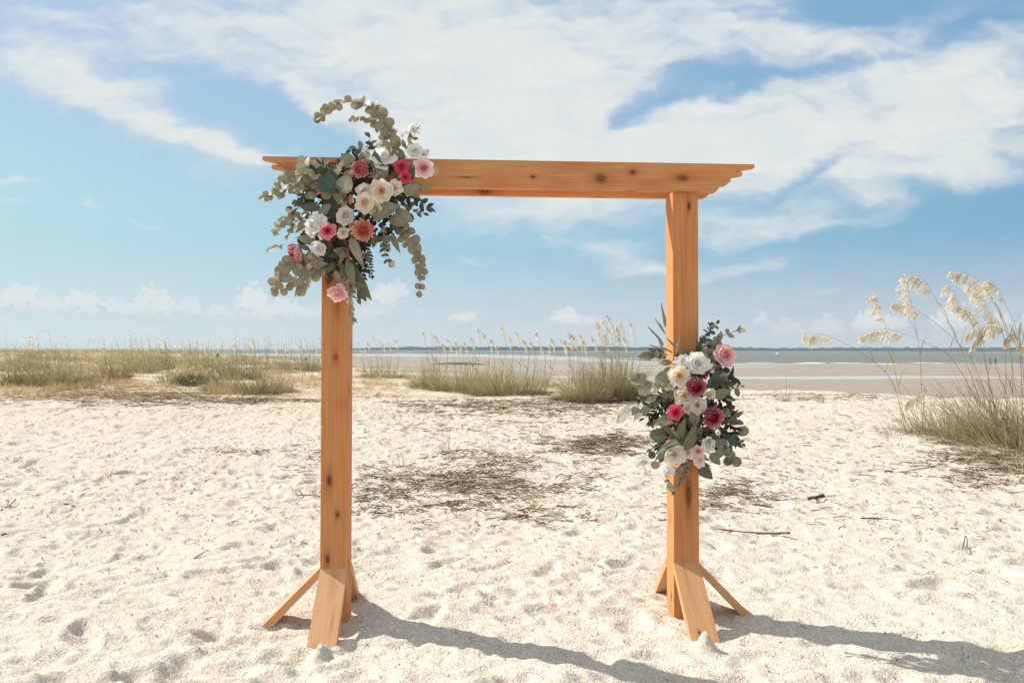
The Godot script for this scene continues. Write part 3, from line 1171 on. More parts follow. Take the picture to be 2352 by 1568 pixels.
func bloom(parent: Node3D, called: String, p: Vector3, dir: Vector3, radius: float, mat: String, n := 9) -> Node3D:
	# a loose, ruffled flower: big cupped petals at odd angles
	var o := obj(called, heart("loose"), petal_mat(mat), parent)
	o.transform = facing(dir, rng.randf() * TAU, radius / 0.9, p - dir.normalized() * radius * 0.25)
	for k in n:
		var a := TAU * k * 0.381966 * 1.0
		var b := Basis(Vector3.UP, a) * Basis(Vector3.RIGHT, rng.randf_range(-0.25, 0.35))
		var q := obj("petal", outer_petal(3, rng.randi_range(0, 3)), petal_mat(mat), o)
		q.transform = Transform3D(b.scaled(Vector3.ONE * rng.randf_range(0.85, 1.2)), Vector3(0, -0.05, 0))
	return o


func bud(parent: Node3D, called: String, p: Vector3, dir: Vector3, radius: float, mat: String) -> Node3D:
	# a half-closed bud, its sepals at the base
	var o := obj(called, sepals(), leaf_mat("olive"), parent)
	o.transform = facing(dir, rng.randf() * TAU, radius * 1.35, p - dir.normalized() * radius * 0.7)
	for k in 5:
		var a := TAU * k / 5.0
		var q := obj("petal", outer_petal(4, rng.randi_range(0, 2)), petal_mat(mat), o)
		q.transform = Transform3D(Basis(Vector3.UP, a), Basis(Vector3.UP, a) * Vector3(0, 0.05, 0.10))
	return o


func sepals() -> ArrayMesh:
	if petal_shapes.has("sepals"): return petal_shapes["sepals"]
	var m := MB.new()
	for k in 5:
		var b := Basis(Vector3.UP, TAU * k / 5.0 + 0.4)
		m.join(petal(0.12, 0.5, 0.9, 0.9, 0.8, k, 0.8), Transform3D(b, b * Vector3(0, 0.02, 0.05)))
	var stem := PackedVector3Array([Vector3(0, 0.1, 0), Vector3(0.02, -0.3, 0.01), Vector3(0.08, -0.8, 0.0)])
	tube(m, stem, 0.07, 0.04, 5)
	petal_shapes["sepals"] = m.mesh()
	return petal_shapes["sepals"]


func mum_mesh(inner: Color, tip: Color, tight: float, sd: int) -> ArrayMesh:
	var soft := 0.18 if sd < 4 else 0.3
	# many spoon-shaped incurved florets in rings: red on the inside, pale pink on the back
	var r := RandomNumberGenerator.new()
	r.seed = sd
	var m := MB.new()
	m.coloured = true
	var rings := 8
	for l in rings:
		var f := float(l) / (rings - 1)
		var n := int(5 + 14 * f)
		for k in n:
			var a := TAU * (k + (l % 2) * 0.5 + r.randf_range(-0.18, 0.18)) / n
			var open := lerpf(0.10, 1.42, pow(f, 0.75)) + r.randf_range(-0.1, 0.1)
			var h := lerpf(0.55, 0.95, f) * r.randf_range(0.9, 1.08)
			var w := lerpf(0.085, 0.125, f)
			var fl := MB.new()
			fl.coloured = true
			var shade := r.randf_range(0.85, 1.1)
			for side in 2:
				var y := 0.0
				var z := 0.0
				for j in 5:
					var t := j / 4.0
					var ang := open + 0.45 * t - tight * 1.5 * t * t
					if j > 0:
						y += cos(ang) * h / 4.0
						z += sin(ang) * h / 4.0
					var half: float = w * [0.45, 0.8, 1.05, 1.0, 0.4][j]
					var col := inner.lerp(tip, ss(soft, soft + 0.5, f) * (0.95 * ss(0.4, 0.75, t) if side == 0 else ss(0.15, 0.55, t)))
					col = Color(col.r * shade, col.g * shade, col.b * shade)
					var nrm := Vector3(0, sin(ang), -cos(ang)) * (0.012 if side == 0 else -0.012)
					for i in 3:
						var s := i - 1.0
						fl.vert(Vector3(s * half, y + absf(s) * half * 0.55 * sin(ang), z - absf(s) * half * 0.55 * cos(ang)) + nrm * (1.0 - absf(s)), Vector2(i * 0.5, t), col)
			for j in 4:
				for i in 2:
					var q := j * 3 + i
					fl.quad(q + 3, q + 4, q + 1, q)
					fl.quad(15 + q, 15 + q + 1, 15 + q + 4, 15 + q + 3)
			var b := Basis(Vector3.UP, a)
			m.join(fl, Transform3D(b, b * Vector3(0, 0.12 * (1.0 - f), 0.02 + 0.06 * f)))
	return m.mesh()


func mum(parent: Node3D, p: Vector3, dir: Vector3, radius: float, inner: Color, tip: Color, tight: float, sd: int) -> void:
	var mat := plain(1, 1, 1, 0.6)
	mat.vertex_color_use_as_albedo = true
	mat.backlight_enabled = true
	mat.backlight = Color(0.5, 0.3, 0.3)
	var o := obj("chrysanthemum", mum_mesh(inner, tip, tight, sd), mat, parent)
	o.transform = facing(dir, rng.randf() * TAU, radius / 0.92, p - dir.normalized() * radius * 0.35)


func leaf(parent: Node3D, kind: String, mat: String, base: Vector3, dir: Vector3, face: Vector3, length: float, called := "leaf") -> void:
	var y := dir.normalized()
	var x := y.cross(face).normalized()
	if x.length_squared() < 0.5: x = y.cross(Vector3(0.4, 0.2, 0.9)).normalized()
	var z := x.cross(y)
	var o := obj(called, leaf_mesh(kind, rng.randi_range(0, 4)), leaf_mat(mat), parent)
	o.transform = parent.global_transform.affine_inverse() * Transform3D(Basis(x, y, z).scaled(Vector3.ONE * length), base)


func any_dir() -> Vector3:
	return Vector3(rng.randf_range(-1, 1), rng.randf_range(-1, 1), rng.randf_range(-1, 1)).normalized()


var stem_mat: StandardMaterial3D


func branch(parent: Node3D, called: String, pts: Array, kind: String, mats: Array, size: float, gap: float, flat := 0.75, angle := 0.9) -> void:
	# a twig with leaves in pairs; points are [px, py, depth], leaf size and gap in the same units
	var w := []
	for p in pts: w.append(at(p[0], p[1], p[2]))
	var line := curve(w, 6)
	var m := MB.new()
	tube(m, line, 0.0022, 0.0012, 5)
	if stem_mat == null: stem_mat = plain(0.22, 0.19, 0.11, 0.7)
	var o := obj(called, m.mesh(), stem_mat, parent)
	o.transform = parent.global_transform.affine_inverse()
	var depth: float = pts[0][2]
	var s := size / FOCAL * depth * (1.14 if kind == "round" else 1.05)
	var step := gap / FOCAL * depth * (0.86 if kind == "round" else 1.0)
	var run := 0.0
	var next := step * 0.4
	var total := 0.0
	for i in line.size() - 1: total += line[i].distance_to(line[i + 1])
	var odd := 0
	for i in line.size() - 1:
		var a := line[i]
		var b := line[i + 1]
		var l := a.distance_to(b)
		while next <= run + l:
			var p := a.lerp(b, (next - run) / l)
			var t := (b - a).normalized()
			var side := t.cross(Vector3(0, 0, 1)).normalized().rotated(t, rng.randf_range(-0.7, 0.7) + (0.9 if odd % 2 else 0.0))
			odd += 1
			var taper := lerpf(1.05, 0.62, next / total) * rng.randf_range(0.82, 1.12)
			for q: float in [1.0, -1.0]:
				if rng.randf() < 0.06: continue
				var dir := (side * q * sin(angle) + t * cos(angle) + any_dir() * 0.25 + Vector3(0, -0.12, 0)).normalized()
				var face := (Vector3(0, 0.12, 1) * flat + any_dir() * (1.2 - flat)).normalized()
				leaf(o, kind, mats[rng.randi_range(0, mats.size() - 1)], p, dir, face, s * taper)
			next += step * rng.randf_range(0.85, 1.15)
		run += l
	# the leaf at the tip
	leaf(o, kind, mats[0], line[line.size() - 1], (line[line.size() - 1] - line[line.size() - 2]), (Vector3(0, 0.1, 1) + any_dir() * 0.4).normalized(), s * 0.6)


func big_leaf(parent: Node3D, px: float, py: float, qx: float, qy: float, d: float, kind: String, mat: String, roll := 0.0, lean := 0.0) -> void:
	# a single large leaf from its stalk (px, py) to its tip (qx, qy)
	var a := at(px, py, d)
	var b := at(qx, qy, d - lean)
	var dir := b - a
	var face := Vector3(0, 0.15, 1).rotated(dir.normalized(), roll)
	leaf(parent, kind, mat, a, dir, face, dir.length())


func berries(parent: Node3D, px: float, py: float, d: float, r: float, n: int, pale: bool) -> void:
	# a spray of tiny filler buds on threads
	var m := MB.new()
	var c := at(px, py, d)
	var rad := r / FOCAL * d
	for i in n:
		var p := c + any_dir() * rad * pow(rng.randf(), 0.5)
		tube(m, PackedVector3Array([c - Vector3(0, rad * 0.9, 0.01), c.lerp(p, 0.6) - Vector3(0, rad * 0.1, 0), p]), 0.0006, 0.0005, 3)
		var k := rng.randf_range(0.0022, 0.0038)
		var first := m.v.size()
		for q in [Vector3.UP, Vector3.RIGHT, Vector3.BACK, Vector3.LEFT, Vector3.FORWARD, Vector3.DOWN]: m.vert(p + q * k)
		for q in 4:
			m.tri(first, first + 1 + q, first + 1 + (q + 1) % 4)
			m.tri(first + 5, first + 1 + (q + 1) % 4, first + 1 + q)
	var mat := plain(0.62, 0.56, 0.42, 0.8) if pale else plain(0.10, 0.085, 0.05, 0.7)
	var o := obj("filler_sprig" if pale else "berry_sprig", m.mesh(), mat, parent)
	o.transform = parent.global_transform.affine_inverse()


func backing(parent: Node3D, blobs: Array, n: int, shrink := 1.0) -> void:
	# the dense inner greenery that the flowers are set into; blobs are [px, py, depth, rx, ry]
	var m := MB.new()
	m.coloured = true
	for i in n:
		var b: Array = blobs[rng.randi_range(0, blobs.size() - 1)]
		var a := rng.randf() * TAU
		var r := sqrt(rng.randf())
		var out := Vector2(cos(a) * r, sin(a) * r)
		var p := at(b[0] + out.x * b[3], b[1] + out.y * b[4], b[2] - 0.03 * (1.0 - r * r) + rng.randf_range(-0.015, 0.05))
		var dir := (Vector3(out.x, -out.y, 0.25) + any_dir() * 0.7).normalized()
		var face := (Vector3(0, 0.2, 1) + any_dir() * 0.9).normalized()
		var x := dir.cross(face).normalized()
		var len := rng.randf_range(0.028, 0.06) * shrink
		var kind: String = ["oval", "lance", "round", "oval"][rng.randi_range(0, 3)]
		if kind == "lance": len *= 1.5
		if kind == "round": len *= 0.7
		var src := leaf_mesh(kind, rng.randi_range(0, 4))
		var arr := src.surface_get_arrays(0)
		var q := MB.new()
		q.v = arr[Mesh.ARRAY_VERTEX]
		q.uv = arr[Mesh.ARRAY_TEX_UV]
		q.ix = arr[Mesh.ARRAY_INDEX]
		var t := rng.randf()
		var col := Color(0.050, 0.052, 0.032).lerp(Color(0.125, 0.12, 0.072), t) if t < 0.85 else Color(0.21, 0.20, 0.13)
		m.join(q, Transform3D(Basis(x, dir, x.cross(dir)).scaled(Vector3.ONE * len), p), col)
	var mat := plain(1, 1, 1, 0.55)
	mat.vertex_color_use_as_albedo = true
	mat.albedo_texture = vein_texture()
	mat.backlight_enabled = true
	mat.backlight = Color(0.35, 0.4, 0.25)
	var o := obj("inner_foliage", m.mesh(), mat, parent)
	o.transform = parent.global_transform.affine_inverse()
	tag(o, "", "", "", "stuff")


func upper_flowers() -> void:
	var d := 3.72
	var o := thing("flower_arrangement", "large rose and eucalyptus flower arrangement hung over the beam at the left post", "flower arrangement", at(810, 470, 3.78))
	var inv := o.global_transform.affine_inverse()
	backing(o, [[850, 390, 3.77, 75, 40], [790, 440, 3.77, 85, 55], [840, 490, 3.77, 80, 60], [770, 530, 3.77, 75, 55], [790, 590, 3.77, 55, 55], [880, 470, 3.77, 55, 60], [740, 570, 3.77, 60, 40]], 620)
	# twigs of silver-dollar eucalyptus, drooping out of the mass
	var kh := ["khaki", "khaki_b", "khaki_c", "khaki"]
	branch(o, "eucalyptus_branch", [[900, 345, 3.78], [893, 310, 3.78], [880, 280, 3.77], [862, 254, 3.76], [840, 240, 3.75], [812, 234, 3.74], [784, 236, 3.73], [757, 244, 3.72], [738, 262, 3.71], [732, 270, 3.7]], "round", kh, 23, 15, 0.8)
	branch(o, "eucalyptus_branch", [[872, 300, 3.80], [856, 282, 3.8], [842, 272, 3.8], [826, 268, 3.8], [808, 274, 3.8]], "round", kh, 13, 10, 0.8)
	branch(o, "eucalyptus_branch", [[760, 420, 3.74], [725, 408, 3.72], [695, 404, 3.71], [668, 405, 3.7], [645, 415, 3.69], [632, 432, 3.68], [625, 445, 3.68], [608, 452, 3.68]], "round", kh, 23, 15, 0.75)
	branch(o, "eucalyptus_branch", [[720, 430, 3.73], [690, 425, 3.71], [668, 432, 3.70], [652, 438, 3.70], [646, 444, 3.7]], "round", kh, 21, 15, 0.7)
	branch(o, "eucalyptus_branch", [[800, 440, 3.72], [770, 425, 3.71], [745, 420, 3.71], [720, 415, 3.71]], "round", kh, 27, 16, 0.75)
	branch(o, "eucalyptus_branch", [[790, 450, 3.71], [765, 440, 3.70], [740, 436, 3.70], [715, 445, 3.70]], "round", kh, 25, 16, 0.75)
	branch(o, "eucalyptus_branch", [[700, 580, 3.74], [670, 598, 3.73], [650, 615, 3.72], [642, 632, 3.72], [634, 650, 3.72], [632, 664, 3.72]], "round", kh, 26, 17, 0.8)
	branch(o, "eucalyptus_branch", [[735, 600, 3.74], [710, 610, 3.73], [690, 622, 3.72], [668, 642, 3.72], [656, 662, 3.72]], "round", kh, 27, 18, 0.8)
	branch(o, "eucalyptus_branch", [[745, 610, 3.74], [720, 622, 3.73], [713, 640, 3.72], [696, 652, 3.72], [690, 664, 3.72]], "round", kh, 25, 17, 0.8)
	branch(o, "eucalyptus_branch", [[910, 505, 3.76], [932, 530, 3.75], [945, 548, 3.75], [955, 575, 3.75], [963, 600, 3.75], [967, 625, 3.75], [965, 650, 3.75], [963, 668, 3.75]], "round", ["khaki_b", "khaki", "sage_b"], 22, 19, 0.85)
	branch(o, "eucalyptus_branch", [[905, 500, 3.77], [922, 522, 3.76], [926, 538, 3.76], [929, 556, 3.76]], "round", ["sage_b", "khaki_b"], 20, 15, 0.85)
	branch(o, "eucalyptus_branch", [[710, 490, 3.76], [672, 490, 3.75], [655, 504, 3.75], [640, 516, 3.75], [634, 530, 3.75]], "round", ["khaki_c", "sage_b", "pale"], 19, 17, 0.55)
	branch(o, "eucalyptus_branch", [[712, 500, 3.76], [690, 500, 3.75], [674, 516, 3.75], [666, 528, 3.75], [660, 540, 3.75]], "round", ["pale", "sage_b", "khaki"], 17, 15, 0.4)
	branch(o, "eucalyptus_branch", [[786, 610, 3.72], [800, 650, 3.71], [805, 672, 3.71], [803, 694, 3.71], [807, 712, 3.71], [809, 732, 3.71]], "oval", ["sage_b", "khaki", "pale", "sage"], 24, 15, 0.7, 0.6)
	branch(o, "eucalyptus_branch", [[800, 590, 3.74], [812, 630, 3.73], [818, 660, 3.73], [822, 680, 3.73]], "oval", ["dark_b", "sage", "olive"], 32, 20, 0.7, 0.6)
	# hanging ruscus, small dark leaves in two rows
	branch(o, "ruscus_strand", [[822, 545, 3.77], [829, 580, 3.77], [833, 615, 3.76], [837, 645, 3.76], [841, 668, 3.76]], "oval", ["fern", "teal_b"], 15, 9, 0.85, 1.0)
	branch(o, "ruscus_strand", [[840, 545, 3.79], [846, 575, 3.79], [851, 605, 3.79], [855, 635, 3.79]], "oval", ["fern"], 11, 7, 0.8, 0.9)
	branch(o, "ruscus_strand", [[832, 550, 3.78], [838, 580, 3.78], [844, 610, 3.78], [848, 632, 3.78]], "oval", ["fern"], 11, 7, 0.8, 0.9)
	branch(o, "ruscus_strand", [[815, 560, 3.78], [820, 600, 3.77], [826, 640, 3.77]], "oval", ["fern", "teal_b"], 15, 9, 0.8, 0.9)
	# darker sprigs at the sides
	branch(o, "leaf_sprig", [[858, 350, 3.77], [853, 325, 3.76], [844, 312, 3.76]], "oval", ["teal", "sage"], 21, 14, 0.85)
	branch(o, "leaf_sprig", [[862, 365, 3.76], [844, 350, 3.75], [822, 338, 3.74], [806, 344, 3.74]], "oval", ["teal", "teal", "sage"], 26, 15, 0.8)
	branch(o, "leaf_sprig", [[900, 440, 3.77], [930, 447, 3.77], [962, 464, 3.77], [986, 477, 3.77]], "oval", ["dark_b", "teal_b", "dark"], 27, 16, 0.75)
	branch(o, "leaf_sprig", [[905, 455, 3.78], [930, 470, 3.78], [955, 485, 3.78], [972, 490, 3.78]], "oval", ["dark_b", "sage"], 22, 15, 0.75)
	branch(o, "leaf_sprig", [[715, 425, 3.72], [698, 440, 3.71], [688, 452, 3.71], [678, 462, 3.71]], "oval", ["teal_b", "teal", "dark"], 19, 11, 0.8)
	branch(o, "leaf_sprig", [[720, 445, 3.73], [698, 455, 3.72], [684, 466, 3.72]], "oval", ["teal_b", "dark"], 22, 13, 0.7)
	branch(o, "leaf_sprig", [[775, 420, 3.69], [755, 395, 3.67], [738, 378, 3.66]], "lance", ["teal_b", "teal", "dark"], 34, 9, 0.6, 0.7)
	branch(o, "leaf_sprig", [[748, 415, 3.68], [733, 398, 3.67], [722, 388, 3.66]], "oval", ["teal_b", "fern"], 24, 10, 0.6, 0.8)
	branch(o, "leaf_sprig", [[742, 395, 3.68], [718, 385, 3.67], [704, 384, 3.66], [696, 372, 3.66]], "round", ["pale", "khaki_c"], 26, 20, 0.7)
	branch(o, "leaf_sprig", [[880, 540, 3.75], [882, 570, 3.74], [885, 590, 3.74], [893, 606, 3.74]], "oval", ["teal", "dark_b", "sage"], 16, 13, 0.7)
	branch(o, "leaf_sprig", [[930, 345, 3.78], [942, 325, 3.78], [950, 312, 3.78], [957, 300, 3.78]], "oval", ["gold", "olive", "khaki"], 20, 13, 0.6)
	branch(o, "leaf_sprig", [[705, 470, 3.74], [690, 478, 3.73], [672, 478, 3.73]], "oval", ["dark_b", "sage"], 30, 16, 0.75)
	# single big leaves that lie on top
	for l in [
		[850, 492, 913, 470, 3.68, "broad", "sage_b", 0.1, 0.03], [858, 505, 893, 482, 3.66, "broad", "sage_b", -0.3, 0.03], [908, 478, 944, 512, 3.72, "oval", "sage_b", 0.5, 0.02], [895, 500, 935, 515, 3.72, "broad", "khaki_b", 0.1, 0.02], [895, 495, 918, 540, 3.73, "lance", "dark_b", -0.2, 0.01],
		[902, 360, 886, 312, 3.71, "lance", "gold", 0.6, 0.03], [930, 365, 900, 330, 3.72, "oval", "olive", 0.4, 0.02], [915, 365, 893, 325, 3.73, "oval", "khaki", 0.2, 0.02], [865, 390, 858, 345, 3.69, "broad", "dark_b", 0.2, 0.02], [800, 385, 795, 350, 3.73, "round", "khaki_b", 0.1, 0.01], [940, 415, 948, 374, 3.70, "broad", "dark_b", -0.1, 0.03],
		[790, 420, 808, 384, 3.70, "broad", "gold", -0.2, 0.02], [880, 400, 878, 370, 3.69, "broad", "olive", 0.3, 0.02], [870, 412, 893, 380, 3.68, "oval", "sage", 0.1, 0.01], [955, 428, 988, 432, 3.72, "oval", "sage", 0.5, 0.01], [925, 440, 965, 430, 3.70, "broad", "sage_b", 0.5, 0.03], [935, 425, 965, 452, 3.71, "broad", "gold", 0.2, 0.01],
		[785, 405, 796, 440, 3.68, "round", "pale", 0.2, 0.02], [735, 405, 765, 432, 3.66, "round", "teal", 0.1, 0.02], [775, 395, 790, 365, 3.70, "lance", "pale", 0.3, 0.01], [735, 480, 690, 470, 3.70, "oval", "dark_b", 0.2, 0.02], [770, 500, 742, 440, 3.71, "oval", "dark", 0.1, 0.02], [760, 470, 725, 492, 3.69, "oval", "sage_b", 0.2, 0.02],
		[806, 545, 832, 608, 3.66, "lance", "sage_b", 0.15, 0.03], [790, 575, 778, 606, 3.66, "lance", "olive", -0.4, 0.02], [802, 600, 806, 660, 3.68, "lance", "sage", 0.1, 0.02], [795, 620, 800, 590, 3.67, "lance", "olive", 0.1, 0.0], [810, 610, 830, 655, 3.70, "lance", "dark_b", 0.2, 0.0],
		[745, 595, 717, 598, 3.67, "oval", "pale", 0.8, 0.03], [712, 600, 748, 612, 3.68, "broad", "sage", 0.9, 0.03], [755, 560, 745, 590, 3.69, "oval", "dark", 0.3, 0.02], [775, 590, 750, 585, 3.69, "oval", "dark", 0.0, 0.02], [770, 605, 745, 622, 3.70, "oval", "dark_b", 0.0, 0.01], [790, 580, 765, 570, 3.68, "oval", "olive", 0.2, 0.02],
		[640, 565, 609, 574, 3.73, "oval", "sage_b", 0.5, 0.0], [720, 560, 685, 540, 3.70, "oval", "khaki", 0.3, 0.02], [712, 575, 680, 555, 3.72, "lance", "sage", 0.2, 0.0], [735, 560, 700, 552, 3.71, "oval", "dark_b", 0.2, 0.0], [700, 520, 674, 532, 3.72, "oval", "gold", 0.3, 0.0], [710, 510, 678, 516, 3.73, "oval", "khaki_c", 0.1, 0.0],
		[862, 555, 885, 540, 3.72, "lance", "dark_b", 0.2, 0.0], [868, 540, 850, 565, 3.72, "oval", "olive", 0.3, 0.0], [895, 540, 876, 566, 3.73, "broad", "sage", 0.2, 0.0], [900, 535, 912, 582, 3.74, "lance", "sage", 0.2, 0.0], [815, 625, 845, 690, 3.72, "lance", "olive", 0.1, 0.0], [690, 655, 672, 680, 3.72, "lance", "sage", 0.0, 0.0],
		[825, 660, 838, 692, 3.73, "broad", "dark_b", 0.0, 0.0], [770, 620, 782, 660, 3.69, "lance", "sage_b", 0.1, 0.0], [780, 640, 792, 668, 3.68, "broad", "sage", 0.1, 0.0],
	]:
		big_leaf(o, l[0], l[1], l[2], l[3], l[4], l[5], l[6], l[7], l[8])
	# filler
	for b in [[846, 360, 3.70, 16, 46, true], [720, 380, 3.67, 14, 30, true], [775, 388, 3.67, 16, 40, true], [789, 470, 3.67, 12, 34, true], [858, 470, 3.67, 14, 30, true], [862, 400, 3.69, 18, 34, true], [873, 325, 3.72, 12, 22, true], [1000, 392, 3.73, 11, 44, true], [880, 526, 3.74, 12, 30, true],
		[925, 455, 3.74, 16, 26, false], [960, 487, 3.76, 10, 16, false], [645, 566, 3.74, 8, 12, false], [775, 430, 3.67, 16, 26, false], [710, 585, 3.69, 12, 22, true], [760, 405, 3.67, 10, 24, false], [715, 618, 3.72, 8, 14, false]]:
		berries(o, b[0], b[1], b[2], b[3], b[4], b[5])
	# flowers: kind, px, py, radius, colour, outer colour, tilt of the face
	for f in [
		["rose", 873.5, 438, 26, "cream", "cream_b", 0.0, -0.15, 3.63], ["rose", 834, 465, 22, "cream", "cream_b", -0.3, -0.1, 3.62], ["rose", 833.5, 437, 17, "dove", "dove", -0.2, 0.1, 3.64], ["rose", 907, 429, 18, "cream_b", "dove", 0.3, 0.0, 3.65], ["rose", 790, 493, 21, "dove", "dove", -0.25, 0.1, 3.63],
		["rose", 973, 384, 23, "pink", "blush", 0.15, 0.05, 3.68], ["rose", 921.5, 382, 16, "hot", "hot", 0.0, 0.0, 3.67], ["rose", 930.5, 407, 12.5, "hot", "hot", 0.1, -0.5, 3.67], ["rose", 952, 344, 17, "white", "white", 0.1, 0.2, 3.71], ["rose", 750.5, 529, 19, "rose", "rose_b", 0.05, 0.05, 3.63],
		["rose", 728.5, 571, 17, "white", "white", -0.2, -0.2, 3.66], ["rose", 785.5, 534, 13, "shell", "cream", -0.1, 0.1, 3.65],
		["bloom", 882, 356, 25, "white", "", 0.1, 0.4, 3.68], ["bloom", 718.5, 516, 26, "white", "", -0.3, 0.1, 3.65], ["bloom", 774.5, 674, 22, "pink", "", -0.1, -0.9, 3.68], ["bloom", 948, 292, 14, "white", "", 0.1, 0.8, 3.77], ["bloom", 931, 302, 10, "white", "", -0.4, 0.7, 3.76], ["bloom", 858, 480, 15, "cream", "", 0.1, -0.5, 3.66],
		["bud", 978.5, 350, 13, "white", "", 0.6, 0.3, 3.72], ["bud", 890, 570, 15, "blush", "", 0.3, -0.6, 3.76], ["bud", 900, 606, 13, "shell", "", 0.5, -0.9, 3.75], ["bud", 800, 645, 12, "blush", "", 0.0, -0.9, 3.71], ["bud", 806, 512, 12, "peach", "", 0.0, 0.2, 3.65], ["bud", 712, 610, 13, "blush", "", -0.3, -0.9, 3.71],
	]:
		var p: Vector3 = inv * at(f[1], f[2], f[8])
		var dir: Vector3 = Vector3(f[6], f[7], 1.0)
		var r: float = f[3] * 1.1 / FOCAL * f[8]
		match f[0]:
			"rose": rose(o, "rose", p, dir, r, f[4], f[5])
			"bloom": bloom(o, "peony" if f[4] != "pink" else "garden_rose", p, dir, r, f[4])
			"bud": bud(o, "rosebud", p, dir, r, f[4])
	var red := Color(0.42, 0.030, 0.035)
	mum(o, inv * at(827, 388, 3.66), Vector3(0.0, -0.35, 1), 25 / FOCAL * 3.66, Color(0.82, 0.11, 0.08), Color(0.95, 0.64, 0.60), 1.0, 1)
	mum(o, inv * at(833, 529, 3.64), Vector3(0.1, -0.25, 1), 28 / FOCAL * 3.64, Color(0.82, 0.19, 0.08), Color(0.94, 0.56, 0.44), 0.85, 2)
	mum(o, inv * at(677, 580, 3.70), Vector3(-0.85, -0.55, 0.7), 28 / FOCAL * 3.70, red, Color(0.88, 0.50, 0.56), 1.0, 3)
	mum(o, inv * at(787, 580, 3.69), Vector3(0.1, -0.6, 1), 14 / FOCAL * 3.69, red, Color(0.80, 0.40, 0.47), 0.7, 4)


